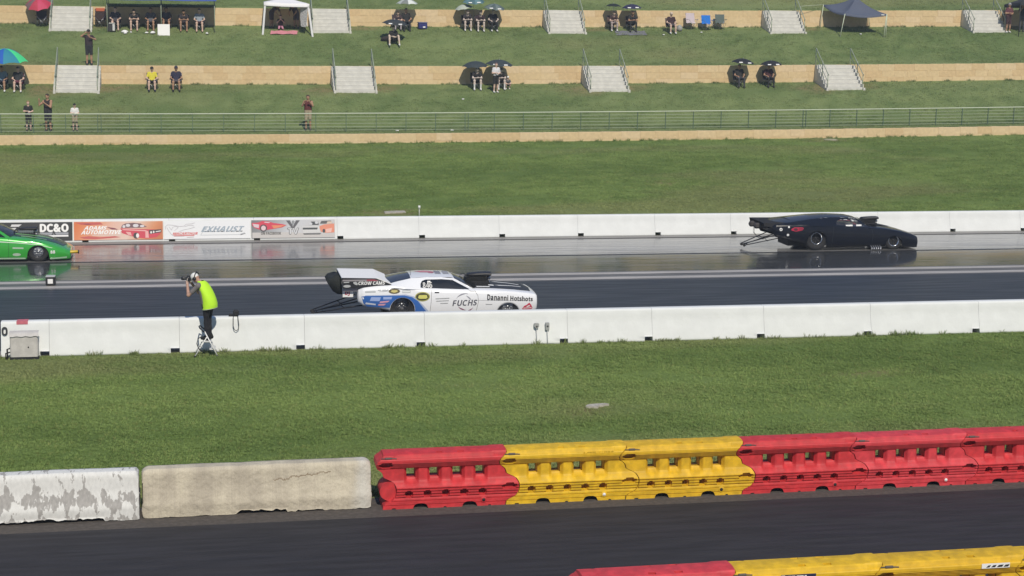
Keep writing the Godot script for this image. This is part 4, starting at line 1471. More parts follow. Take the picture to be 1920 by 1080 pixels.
func build_cars() -> void:
	var dark_glass := glass(Color(0.012, 0.014, 0.018), 0.80)
	var tint := glass(Color(0.03, 0.035, 0.05), 0.93)
	# ------------------------------------------------ white car
	var paint := mat(Color(0.80, 0.81, 0.82), 0.25)
	paint.clearcoat_enabled = true
	paint.clearcoat = 0.6
	paint.clearcoat_roughness = 0.05
	var w := {"label": "white race car with blue rear quarter, huge rear wing and black engine scoop", "at": Vector3(5.25, 0.004, -43.15), "paint": paint, "base": 2.91,
		"body": [[-1.18, 0.50, 0.66, 0.84, 0.88, 0.84], [-1.05, 0.42, 0.64, 0.895, 0.93, 0.90], [-0.6, 0.34, 0.60, 0.94, 0.97, 0.935], [0.0, 0.2, 0.58, 0.94, 0.98, 0.95], [0.5, 0.13, 0.5, 0.87, 0.95, 0.95], [1.2, 0.12, 0.48, 0.825, 0.92, 0.95], [1.9, 0.12, 0.48, 0.80, 0.85, 0.95], [2.5, 0.12, 0.48, 0.77, 0.825, 0.95], [3.1, 0.14, 0.46, 0.72, 0.77, 0.93], [3.5, 0.16, 0.45, 0.67, 0.71, 0.90], [3.68, 0.19, 0.44, 0.635, 0.67, 0.865], [3.73, 0.22, 0.43, 0.60, 0.64, 0.84]],
		"arches": [[0.0, 0.30, 0.335], [2.91, 0.10, 0.335]],
		"rail": [[-0.45, 0.965, 0.74], [-0.1, 1.04, 0.66], [0.28, 1.11, 0.60], [0.7, 1.13, 0.59], [1.1, 1.12, 0.585], [1.45, 1.085, 0.575], [1.95, 0.82, 0.74]],
		"roof_from": 0.26, "roof_to": 1.47,
		"cabin": [[1.97, 0.78], [1.95, 0.825], [1.45, 1.085], [1.1, 1.12], [0.7, 1.13], [0.28, 1.11], [-0.1, 1.04], [-0.45, 0.965], [-0.45, 0.92], [0.5, 0.84]],
		"window": [[0.54, 0.70], [0.50, 0.88], [0.51, 0.98], [0.56, 1.045], [0.66, 1.075], [1.1, 1.075], [1.40, 1.05], [1.86, 0.815], [1.86, 0.70]],
		"screen": [[2.0, 0.835, 0.76], [1.46, 1.085, 0.575]], "rear": [[-0.42, 0.965, 0.66], [0.27, 1.105, 0.585]],
		"glass": dark_glass, "screen_glass": dark_glass, "rear_glass": tint, "cage": M.steel, "helmet": M.white, "rim": mat(Color(0.10, 0.10, 0.105), 0.35, 0.8)}
	var o := drag_car(w)
	blower(o, 1.84, 0.83, 1.10, mat(Color(0.02, 0.02, 0.018), 0.4, 0.3))
	wheelie_bars(o, -1.1, 0.55, 1.25)
	top_print(w, o, "bonnet_panel", [[[1.96, -0.70], [2.5, -0.70], [3.15, -0.66], [3.58, -0.60], [3.64, 0.0], [3.58, 0.60], [3.15, 0.66], [2.5, 0.70], [1.96, 0.70]]], M.black)
	top_print(w, o, "bonnet_stripe", [[[2.62, 0.30], [2.75, 0.36], [3.4, 0.20], [3.4, 0.14]], [[2.62, -0.22], [2.75, -0.30], [3.4, -0.20], [3.4, -0.12]], [[2.08, 0.52], [2.45, 0.52], [2.45, 0.62], [2.08, 0.62]], [[2.45, 0.28], [2.6, 0.28], [2.6, 0.42], [2.45, 0.42]]], M.white, 0.009)
	var grey := mat(Color(0.10, 0.10, 0.12), 0.5)
	var blue := mat(Color(0.035, 0.13, 0.42), 0.35)
	side_print(w, o, "blue_panel", [[[-1.10, 0.68], [-0.98, 0.70], [-0.35, 0.70], [0.05, 0.70], [0.26, 0.65], [0.42, 0.54], [0.56, 0.36], [0.72, 0.16], [0.3, 0.16], [-0.3, 0.36], [-0.95, 0.40], [-1.05, 0.5]]], blue)
	side_print(w, o, "pale_blue_border", [[[-1.0, 0.715], [0.1, 0.725], [0.32, 0.665], [0.55, 0.44], [0.80, 0.16], [0.72, 0.16], [0.56, 0.36], [0.42, 0.54], [0.26, 0.65], [0.05, 0.70], [-1.0, 0.70]]], mat(Color(0.42, 0.48, 0.62), 0.35))  # paler blue edging printed along the top of the blue panel
	side_print(w, o, "sponsor_patch", [[[-0.88, 0.56], [-0.62, 0.555], [-0.58, 0.66], [-0.84, 0.665]], [[-0.52, 0.60], [-0.30, 0.60], [-0.28, 0.665], [-0.52, 0.665]]], mat(Color(0.32, 0.42, 0.70), 0.4), 0.007)
	side_print(w, o, "sponsor_patch", [[[-0.62, 0.50], [-0.40, 0.52], [-0.34, 0.565], [-0.6, 0.545]], [[-0.66, 0.43], [-0.5, 0.43], [-0.44, 0.48], [-0.64, 0.475]]], mat(Color(0.70, 0.36, 0.44), 0.4), 0.007)
	side_print(w, o, "sponsor_patch", [[[-1.0, 0.47], [-0.72, 0.44], [-0.72, 0.48], [-0.98, 0.52]]], mat(Color(0.62, 0.66, 0.74), 0.4), 0.007)
	side_text(w, o, "FUCHS", 1.36, 0.385, 0.155, grey, 0.2, -0.01, 1.02)
	var arc := func(cx: float, cy: float, r: float, a0: float, a1: float, wd: float) -> Array:
		var out := []
		var inn := []
		for k in 13:
			var a := deg_to_rad(lerpf(a0, a1, k / 12.0))
			var ww := wd * sin(PI * clampf(k / 12.0, 0.12, 0.95))
			out.append([cx + r * cos(a), cy + r * sin(a)])
			inn.push_front([cx + (r - ww) * cos(a), cy + (r - ww) * sin(a)])
		return out + inn
	side_print(w, o, "emblem_arc", [arc.call(1.70, 0.46, 0.265, 70, 150, 0.035), arc.call(1.70, 0.46, 0.20, 20, 80, 0.032)], mat(Color(0.26, 0.26, 0.30), 0.5))
	side_print(w, o, "emblem_arc", [arc.call(1.70, 0.46, 0.20, 210, 280, 0.032), arc.call(1.70, 0.46, 0.265, 262, 330, 0.035)], mat(Color(0.22, 0.06, 0.12), 0.5))
	side_text(w, o, "Dananni Hotshots", 2.32, 0.535, 0.15, M.dark, 0.05, 0.055, 0.72, 0.22, 0.008)
	side_text(w, o, "846", 0.565, 0.875, 0.135, M.white, 0.03, 0.0, 0.88, 0.0, 0.004, true)
	var sw := begin()
	for q in [[0.72, 0.035], [0.765, 0.045]]: box(sw, Vector3(q[0], 1.025, cabin_z(w, q[0], 1.025) + 0.004), Vector3(q[1], 0.045, 0.004), Basis(Vector3.RIGHT, -0.6))
	part(o, "window_print", done(sw), M.white)
	# round yellow stickers, small prints, shut lines, handle
	var olive := mat(Color(0.42, 0.40, 0.12), 0.5)
	side_print(w, o, "sticker", [disc(0.545, 0.655, 0.205, 0.128, 26)], olive)
	side_print(w, o, "sticker_ring", [disc(0.545, 0.655, 0.178, 0.104, 26)], mat(Color(0.05, 0.05, 0.015), 0.5), 0.007)
	side_print(w, o, "sticker_print", [[[0.42, 0.63], [0.45, 0.70], [0.66, 0.70], [0.68, 0.63], [0.64, 0.60], [0.46, 0.60]]], mat(Color(0.60, 0.58, 0.14), 0.5), 0.010)
	side_print(w, o, "sticker", [disc(-0.22, 0.815, 0.155, 0.068, 24)], mat(Color(0.10, 0.08, 0.03), 0.5))
	side_print(w, o, "sticker_print", [[[-0.31, 0.80], [-0.29, 0.845], [-0.14, 0.845], [-0.13, 0.80], [-0.22, 0.775]]], mat(Color(0.55, 0.48, 0.16), 0.5), 0.007)
	var pale := mat(Color(0.42, 0.44, 0.45), 0.5)
	side_print(w, o, "small_print", [[[0.0, 0.765], [0.22, 0.765], [0.22, 0.84], [0.0, 0.84]]], pale)
	side_print(w, o, "small_print", [[[0.015, 0.78], [0.205, 0.78], [0.205, 0.825], [0.015, 0.825]]], mat(Color(0.66, 0.70, 0.68), 0.5), 0.007)
	side_print(w, o, "small_print", stroke([[-0.66, 0.845], [-0.58, 0.85]], 0.03) + stroke([[-0.54, 0.845], [-0.38, 0.845]], 0.035) + stroke([[-0.62, 0.81], [-0.40, 0.815]], 0.012) + stroke([[-1.0, 0.80], [-0.72, 0.81]], 0.045), pale)
	side_print(w, o, "small_print", stroke([[0.90, 0.59], [1.28, 0.60]], 0.022) + stroke([[0.92, 0.525], [1.26, 0.535]], 0.022) + stroke([[1.03, 0.46], [1.24, 0.465]], 0.02) + stroke([[2.28, 0.41], [2.46, 0.405]], 0.02), mat(Color(0.32, 0.33, 0.33), 0.5))
	side_print(w, o, "shut_line", stroke([[0.80, 0.82], [0.78, 0.5], [0.74, 0.14]], 0.010) + stroke([[1.98, 0.79], [2.06, 0.66], [2.08, 0.5], [2.0, 0.14]], 0.010) + stroke([[2.05, 0.525], [3.4, 0.49]], 0.006), mat(Color(0.16, 0.16, 0.16), 0.6), 0.003)
	side_print(w, o, "door_handle", stroke([[0.88, 0.765], [1.0, 0.762]], 0.028), M.dark, 0.016)
	side_print(w, o, "red_sticker", [[[3.30, 0.26], [3.36, 0.34], [3.43, 0.37], [3.50, 0.43], [3.56, 0.36], [3.60, 0.27], [3.57, 0.24], [3.33, 0.23]]], mat(Color(0.55, 0.05, 0.09), 0.5))
	side_print(w, o, "sticker_print", stroke([[3.34, 0.275], [3.57, 0.28]], 0.02) + [[[3.42, 0.32], [3.50, 0.36], [3.53, 0.33], [3.44, 0.30]]], M.white, 0.007)
	# prints on the roof
	var roof_y := func(x: float, z: float) -> float: return tab(w.rail, 1, x) + 0.045 * (1.0 - pow(z / tab(w.rail, 2, x), 2.0)) + 0.005
	for q in [[[[0.45, -0.2], [0.72, -0.28], [0.95, -0.1], [0.86, 0.1], [0.6, 0.05]], Color(0.55, 0.20, 0.24)], [[[0.85, -0.15], [1.0, 0.0], [0.92, 0.2], [0.8, 0.16]], Color(0.40, 0.12, 0.16)], [[[1.0, -0.25], [1.16, -0.25], [1.14, 0.25], [0.98, 0.25]], Color(0.22, 0.22, 0.25)], [[[1.22, -0.28], [1.38, -0.26], [1.36, 0.26], [1.2, 0.26]], Color(0.30, 0.30, 0.32)]]:
		var st := begin(true)
		for t in fine_triangles(pv(q[0]), 0.1):
			var v := []
			for e in t: v.append(Vector3(e.x, roof_y.call(e.x, e.y), e.y))
			tri(st, v[0], v[2], v[1])
		part(o, "roof_print", done(st), mat(q[1], 0.4))
	# wing
	var st := begin()
	var wing := Transform3D(Basis.IDENTITY, Vector3.ZERO)
	prism(st, PackedVector2Array([Vector2(-1.62, 1.185), Vector2(-0.62, 1.155), Vector2(-0.30, 1.01), Vector2(-0.30, 0.99), Vector2(-0.64, 1.125), Vector2(-1.62, 1.155)]), -0.80, 0.80, wing)
	var deck := part(o, "rear_wing", done(st), mat(Color(0.80, 0.80, 0.79), 0.75))
	for s in [-1, 1]:
		st = begin()
		prism(st, PackedVector2Array([Vector2(-1.62, 1.185), Vector2(-0.70, 1.155), Vector2(-0.28, 0.98), Vector2(-0.35, 0.94), Vector2(-1.04, 0.90), Vector2(-1.60, 0.90)]), 0.80 * s - 0.012, 0.80 * s + 0.012)
		part(deck, "end_plate", done(st), M.black)
	st = begin()
	prism(st, PackedVector2Array([Vector2(-1.58, 0.90), Vector2(-1.10, 0.90), Vector2(-1.10, 0.80), Vector2(-1.58, 0.80)]), 0.70, 0.72)
	part(deck, "sponsor_panel", done(st), mat(Color(0.34, 0.31, 0.32), 0.5))
	st = begin(true)
	prism(st, PackedVector2Array([Vector2(-1.60, 1.12), Vector2(-1.72, 1.14), Vector2(-1.90, 1.10), Vector2(-1.98, 1.0), Vector2(-1.94, 0.94), Vector2(-1.84, 0.78), Vector2(-1.72, 0.70), Vector2(-1.58, 0.68)]), -0.52, 0.52)
	part(o, "parachute_pack", done(st), mat(Color(0.010, 0.013, 0.011), 0.85))
	st = begin()
	box(st, Vector3(-1.44, 0.70, 0.62), Vector3(0.28, 0.15, 0.012))
	var sign_ := part(o, "rear_sign", done(st), M.white)
	part(sign_, "sign_lettering", letters("DJ", 0.09, 0.003, 0.0, false, 1.2, 0.02), mat(Color(0.42, 0.06, 0.09), 0.5), Vector3(-1.52, 0.665, 0.628))
	part(deck, "lettering", letters("CROW CAMS", 0.088, 0.003, 0.12, false, 1.0, 0.02), M.white, Vector3(-1.18, 0.985, 0.815))
	st = begin()
	prism(st, pv([[-1.60, 1.13], [-0.75, 1.13], [-0.60, 1.085], [-0.62, 1.075], [-1.60, 1.09]]), 0.812, 0.815)
	part(deck, "stripe", done(st), mat(Color(0.30, 0.28, 0.29), 0.5))
	st = begin()
	prism(st, pv([[-0.95, 1.128], [-0.75, 1.128], [-0.63, 1.085], [-0.95, 1.085]]), 0.815, 0.818)
	part(deck, "stripe", done(st), mat(Color(0.34, 0.07, 0.09), 0.5))
	st = begin()
	prism(st, pv(disc(-1.48, 0.955, 0.10, 0.036)), 0.812, 0.815)
	prism(st, pv([[-1.57, 1.045], [-1.42, 1.05], [-1.42, 1.075], [-1.57, 1.07]]), 0.812, 0.815)
	prism(st, pv([[-1.32, 1.06], [-1.24, 1.075], [-1.19, 1.03], [-1.20, 0.98], [-1.26, 0.99], [-1.30, 1.02]]), 0.812, 0.815)
	part(deck, "logo", done(st), mat(Color(0.45, 0.46, 0.46), 0.5))
	st = begin()
	bevel_box(st, Vector3(3.74, 0.34, 0), Vector3(0.06, 0.10, 1.5), 0.02)
	part(o, "front_bumper", done(st), M.chrome)
	st = begin()
	box(st, Vector3(3.735, 0.50, 0), Vector3(0.02, 0.14, 1.0))
	part(o, "grille", done(st), M.dark)
	st = begin(true)
	tube(st, [Vector3(0.30, 1.13, 0.3), Vector3(0.27, 1.36, 0.3)], 0.006, 5)
	part(o, "antenna", done(st), M.black)

	# ------------------------------------------------ black fastback
	var gloss := mat(Color(0.007, 0.0085, 0.014), 0.2)
	gloss.metallic_specular = 0.45
	var clear_tint := glass(Color(0.20, 0.21, 0.23), 0.12)
	var b := {"label": "black fastback race car with blower and red tail print in the far lane", "at": Vector3(21.55, 0.004, -54.45), "paint": gloss, "base": 2.95,
		"body": [[-1.64, 0.66, 0.8, 0.92, 0.93, 0.80], [-1.52, 0.50, 0.76, 0.945, 0.955, 0.86], [-1.0, 0.36, 0.66, 0.955, 0.97, 0.92], [-0.3, 0.24, 0.62, 0.95, 0.99, 0.95], [0.3, 0.13, 0.55, 0.93, 1.0, 0.95], [1.0, 0.12, 0.5, 0.865, 0.94, 0.94], [2.0, 0.12, 0.48, 0.80, 0.85, 0.94], [2.7, 0.12, 0.46, 0.73, 0.78, 0.94], [3.3, 0.1, 0.42, 0.62, 0.67, 0.92], [3.72, 0.06, 0.36, 0.51, 0.55, 0.86], [3.90, 0.05, 0.30, 0.44, 0.46, 0.78], [3.94, 0.05, 0.26, 0.40, 0.42, 0.74]],
		"arches": [[0.0, 0.32, 0.37], [2.95, 0.16, 0.325]],
		"rail": [[-1.5, 0.955, 0.80], [-0.7, 1.045, 0.72], [0.0, 1.12, 0.64], [0.6, 1.155, 0.60], [1.2, 1.14, 0.585], [1.62, 1.085, 0.57], [2.06, 0.80, 0.73]],
		"roof_from": -1.48, "roof_to": 1.64,
		"cabin": [[2.08, 0.77], [2.06, 0.80], [1.62, 1.085], [1.2, 1.14], [0.6, 1.155], [0.0, 1.12], [-0.7, 1.045], [-1.5, 0.955], [-1.5, 0.92], [0.3, 0.89]],
		"window": [[0.78, 0.70], [0.74, 0.90], [0.74, 0.96], [0.80, 1.04], [0.95, 1.085], [1.25, 1.09], [1.55, 1.055], [1.93, 0.81], [1.93, 0.70]],
		"screen": [[2.10, 0.815, 0.75], [1.63, 1.085, 0.57]], "rear": [[-0.9, 1.028, 0.62], [-0.1, 1.115, 0.56]],
		"glass": clear_tint, "screen_glass": clear_tint, "rear_glass": tint, "cage": mat(Color(0.30, 0.04, 0.05), 0.5), "helmet": M.black, "rim": M.chrome}
	o = drag_car(b)
	blower(o, 1.95, 0.79, 1.04, mat(Color(0.03, 0.03, 0.032), 0.35, 0.5))
	wheelie_bars(o, -1.2, 0.62, 1.25)
	var red := mat(Color(0.42, 0.01, 0.045), 0.4)
	side_print(b, o, "red_print", [[[-0.98, 0.80], [-0.86, 0.85], [-0.56, 0.845], [-0.52, 0.81], [-0.58, 0.74], [-0.82, 0.70], [-0.98, 0.74]]], red)
	side_print(b, o, "print_detail", [disc(-0.82, 0.775, 0.075, 0.05, 16), stroke([[-0.70, 0.81], [-0.55, 0.81]], 0.02)[0], stroke([[-0.70, 0.765], [-0.56, 0.765]], 0.018)[0]], mat(Color(0.06, 0.01, 0.02), 0.4), 0.007)
	side_print(b, o, "round_badge", [disc(-1.36, 0.775, 0.055, 0.055, 16), disc(-1.07, 0.86, 0.035, 0.035, 12), disc(-1.1, 0.58, 0.045, 0.045, 12)], M.white, 0.006)
	side_print(b, o, "round_badge", [disc(-1.36, 0.775, 0.022, 0.022, 12)], M.dark, 0.009)
	st = begin()
	for q in [[1.12, 0.045], [1.175, 0.045], [1.23, 0.05], [1.285, 0.045], [1.335, 0.04], [1.53, 0.045], [1.585, 0.05], [1.64, 0.045], [1.69, 0.035]]:
		box(st, Vector3(q[0], 0.885, cabin_z(b, q[0], 0.885) + 0.004), Vector3(q[1], 0.058, 0.004), Basis(Vector3.RIGHT, -0.5))
	part(o, "window_print", done(st), M.white)
	side_print(b, o, "shut_line", stroke([[0.62, 0.88], [0.58, 0.5], [0.56, 0.14]], 0.008) + stroke([[2.06, 0.80], [2.12, 0.55], [2.08, 0.14]], 0.008), M.dark, 0.003)
	top_print(b, o, "scoop_base", [[[1.98, -0.36], [2.9, -0.30], [3.15, 0.0], [2.9, 0.30], [1.98, 0.36]]], mat(Color(0.015, 0.015, 0.017), 0.5), 0.02)
	for k in 5:
		st = begin(true)
		tube(st, [Vector3(2.06 + k * 0.085, 0.16, 0.90), Vector3(2.09 + k * 0.085, 0.07, 0.97), Vector3(2.05 + k * 0.085, 0.02, 1.0)], 0.022, 7)
		part(o, "exhaust_pipe", done(st), M.steel)
	st = begin()
	prism(st, PackedVector2Array([Vector2(-1.98, 1.005), Vector2(-1.05, 0.995), Vector2(-1.05, 0.98), Vector2(-1.98, 0.985)]), -0.76, 0.76)
	deck = part(o, "rear_wing", done(st), mat(Color(0.008, 0.008, 0.010), 0.85))
	for s in [-1, 1]:
		st = begin()
		prism(st, PackedVector2Array([Vector2(-1.98, 1.005), Vector2(-1.05, 0.995), Vector2(-1.30, 0.94), Vector2(-1.60, 0.84), Vector2(-1.95, 0.88)]), 0.76 * s - 0.010, 0.76 * s + 0.010)
		part(deck, "end_plate", done(st), M.black)
	for s in [-1, 1]:
		st = begin()
		bevel_box(st, Vector3(-1.90, 0.84, 0.26 * s), Vector3(0.52, 0.2, 0.22), 0.05)
		part(o, "parachute_pack", done(st), mat(Color(0.05, 0.045, 0.045), 0.8))
	for z in [0.2, 0.3]:
		st = begin(true)
		tube(st, [Vector3(-2.14, 0.82, z), Vector3(-2.15, 0.60, z), Vector3(-2.0, 0.42, z), Vector3(-1.80, 0.36, z)], 0.008, 5)
		part(o, "parachute_line", done(st), M.black)
	for s in [-1, 1]:
		st = begin(true)
		lathe(st, [Vector2(0.001, 0.02), Vector2(0.06, 0.015), Vector2(0.075, 0.0)], 16, Transform3D(Basis(Vector3(0, 0, 1), -PI / 2), Vector3(3.93, 0.36, 0.6 * s)))
		part(o, "headlight_cover", done(st), M.steel)

	# ------------------------------------------------ green car entering at the left
	var green := mat(Color(0.045, 0.40, 0.045), 0.22, 0.15)
	green.clearcoat_enabled = true
	green.clearcoat_roughness = 0.04
	var g := b.duplicate(true)
	g.label = "bright green race car cut by the left edge with a yellow nose bar"
	g.at = Vector3(-8.23, 0.004, -54.42)
	g.paint = green
	g.body = [[-1.64, 0.66, 0.8, 0.92, 0.93, 0.80], [-1.0, 0.36, 0.66, 0.955, 0.97, 0.92], [-0.3, 0.24, 0.62, 0.95, 0.99, 0.95], [0.3, 0.13, 0.55, 0.92, 0.97, 0.95], [1.0, 0.12, 0.5, 0.855, 0.92, 0.94], [2.0, 0.10, 0.46, 0.78, 0.84, 0.94], [2.6, 0.09, 0.44, 0.70, 0.78, 0.945], [3.1, 0.08, 0.40, 0.60, 0.69, 0.94], [3.5, 0.07, 0.33, 0.48, 0.56, 0.90], [3.80, 0.05, 0.26, 0.36, 0.42, 0.80], [3.94, 0.05, 0.21, 0.29, 0.33, 0.70]]
	g.arches = [[0.0, 0.32, 0.37], [2.95, 0.20, 0.345]]
	g.rim = mat(Color(0.05, 0.05, 0.055), 0.4, 0.5)
	g.glass = dark_glass
	g.screen_glass = dark_glass
	g.cage = M.steel
	o = drag_car(g)
	blower(o, 2.25, 0.76, 0.92, M.steel)
	top_print(g, o, "bonnet_panel", [[[2.05, -0.62], [3.0, -0.6], [3.72, -0.5], [3.80, 0.0], [3.72, 0.5], [3.0, 0.6], [2.05, 0.62]]], mat(Color(0.012, 0.05, 0.03), 0.2))
	top_print(g, o, "bonnet_stripe", [[[2.05, 0.30], [2.9, 0.25], [3.35, 0.1], [3.35, 0.0], [2.8, 0.12], [2.05, 0.14]], [[2.4, 0.58], [3.2, 0.52], [3.2, 0.48], [2.4, 0.5]]], mat(Color(0.22, 0.50, 0.20), 0.3), 0.009)
	side_print(g, o, "pale_stripe", [[[1.7, 0.70], [2.3, 0.65], [2.9, 0.585], [3.4, 0.46], [3.4, 0.445], [2.9, 0.56], [2.3, 0.62], [1.7, 0.66]]], mat(Color(0.50, 0.66, 0.48), 0.3))
	side_text(g, o, "88", 3.34, 0.27, 0.10, M.white, 0.0, 0.0, 1.0, 0.0, 0.01)
	side_print(g, o, "sponsor_patch", [disc(2.28, 0.25, 0.13, 0.05, 16), stroke([[2.16, 0.47], [2.5, 0.46]], 0.05)[0], stroke([[1.7, 0.13], [2.5, 0.12]], 0.03)[0]], mat(Color(0.40, 0.52, 0.40), 0.5))
	side_print(g, o, "shut_line", stroke([[2.03, 0.78], [2.04, 0.5], [2.02, 0.12]], 0.009), M.dark, 0.003)
	side_print(g, o, "sill_strip", stroke([[1.5, 0.125], [2.55, 0.12]], 0.05) + stroke([[3.32, 0.10], [3.84, 0.12]], 0.05), mat(Color(0.35, 0.55, 0.36), 0.4))
	st = begin(true)
	tube(st, [Vector3(3.70, 0.255, 0.55), Vector3(4.18, 0.265, 0.55)], 0.052, 10)
	var bar := part(o, "nose_bar", done(st), mat(Color(0.62, 0.42, 0.03), 0.4, 0.0))
	st = begin(true)
	tube(st, [Vector3(4.18, 0.265, 0.55), Vector3(4.215, 0.266, 0.55)], 0.062, 10)
	part(bar, "end_stop", done(st), M.black)

# ---------------------------------------------------------------- people: tapered capsules joined into one skin
# a bone is [from, to, radius, radius, colour]
func body_mesh(bones: Array, cell: float, k := 0.035) -> ArrayMesh:
	var lo := Vector3.INF
	var hi := -Vector3.INF
	for b in bones:
		var r: float = maxf(b[2], b[3])
		lo = lo.min(b[0].min(b[1]) - Vector3.ONE * r)
		hi = hi.max(b[0].max(b[1]) + Vector3.ONE * r)
	lo -= Vector3.ONE * cell * 2.0
	var nx := int((hi.x - lo.x) / cell) + 4
	var ny := int((hi.y - lo.y) / cell) + 4
	var nz := int((hi.z - lo.z) / cell) + 4
	var f := PackedFloat32Array()
	f.resize(nx * ny * nz)
	f.fill(1.0)
	for b in bones:
		var a: Vector3 = b[0]
		var ab: Vector3 = b[1] - a
		var l2 := maxf(ab.length_squared(), 1e-8)
		var ra: float = b[2]
		var dr: float = b[3] - ra
		var reach: float = maxf(ra, b[3]) + k + cell
		var m0 := ((a.min(b[1]) - Vector3.ONE * reach - lo) / cell).floor()
		var m1 := ((a.max(b[1]) + Vector3.ONE * reach - lo) / cell).ceil()
		for y in range(maxi(0, int(m0.y)), mini(ny, int(m1.y) + 1)):
			for z in range(maxi(0, int(m0.z)), mini(nz, int(m1.z) + 1)):
				var row := (y * nz + z) * nx
				for x in range(maxi(0, int(m0.x)), mini(nx, int(m1.x) + 1)):
					var p := lo + Vector3(x, y, z) * cell - a
					var t := clampf(p.dot(ab) / l2, 0.0, 1.0)
					var d := (p - ab * t).length() - ra - dr * t
					var e := f[row + x]
					var h := k - absf(e - d)
					var m := minf(e, d)
					f[row + x] = m - h * h * 0.25 / k if h > 0.0 else m
	var ids := PackedInt32Array()
	ids.resize(nx * ny * nz)
	ids.fill(-1)
	var verts := PackedVector3Array()
	var sy := nz * nx
	var corner := [0, 1, nx, nx + 1, sy, sy + 1, sy + nx, sy + nx + 1]
	var off := [Vector3(0, 0, 0), Vector3(1, 0, 0), Vector3(0, 0, 1), Vector3(1, 0, 1), Vector3(0, 1, 0), Vector3(1, 1, 0), Vector3(0, 1, 1), Vector3(1, 1, 1)]
	var edges := [[0, 1], [2, 3], [4, 5], [6, 7], [0, 2], [1, 3], [4, 6], [5, 7], [0, 4], [1, 5], [2, 6], [3, 7]]
	for y in ny - 1:
		for z in nz - 1:
			var row := (y * nz + z) * nx
			for x in nx - 1:
				var i := row + x
				var v0 := f[i]
				if v0 > 0.2: continue
				var neg := 0
				for c in corner:
					if f[i + c] < 0.0: neg += 1
				if neg == 0 or neg == 8: continue
				var s := Vector3.ZERO
				var n := 0
				for e in edges:
					var a := f[i + corner[e[0]]]
					var b := f[i + corner[e[1]]]
					if (a < 0.0) != (b < 0.0):
						s += off[e[0]].lerp(off[e[1]], a / (a - b))
						n += 1
				ids[i] = verts.size()
				verts.append(lo + (Vector3(x, y, z) + s / n) * cell)
	var st := SurfaceTool.new()
	st.begin(Mesh.PRIMITIVE_TRIANGLES)
	st.set_smooth_group(1)
	for v in verts:
		var best := 9.0
		var col := Color.WHITE
		for b in bones:
			var ab: Vector3 = b[1] - b[0]
			var p: Vector3 = v - b[0]
			var t := clampf(p.dot(ab) / maxf(ab.length_squared(), 1e-8), 0.0, 1.0)
			var d: float = (p - ab * t).length() - lerpf(b[2], b[3], t)
			if d < best:
				best = d
				col = b[4]
		st.set_color(col)
		st.add_vertex(v)
	for y in range(1, ny - 1):
		for z in range(1, nz - 1):
			var row := (y * nz + z) * nx
			for x in range(1, nx - 1):
				var i := row + x
				var a := f[i]
				if a > 0.2: continue
				for e in [[1, nx, sy], [nx, sy, 1], [sy, 1, nx]]:   # x, z and y edges with the two axes around them
					var b := f[i + e[0]]
					if (a < 0.0) == (b < 0.0): continue
					var q := [ids[i], ids[i - e[1]], ids[i - e[1] - e[2]], ids[i - e[2]]]
					if q[0] < 0 or q[1] < 0 or q[2] < 0 or q[3] < 0: continue
					var o := [0, 1, 2, 0, 2, 3] if (a < 0.0) else [0, 2, 1, 0, 3, 2]
					for j in o: st.add_index(q[j])
	st.generate_normals()
	return st.commit()

const SKIN := Color(0.46, 0.27, 0.18)

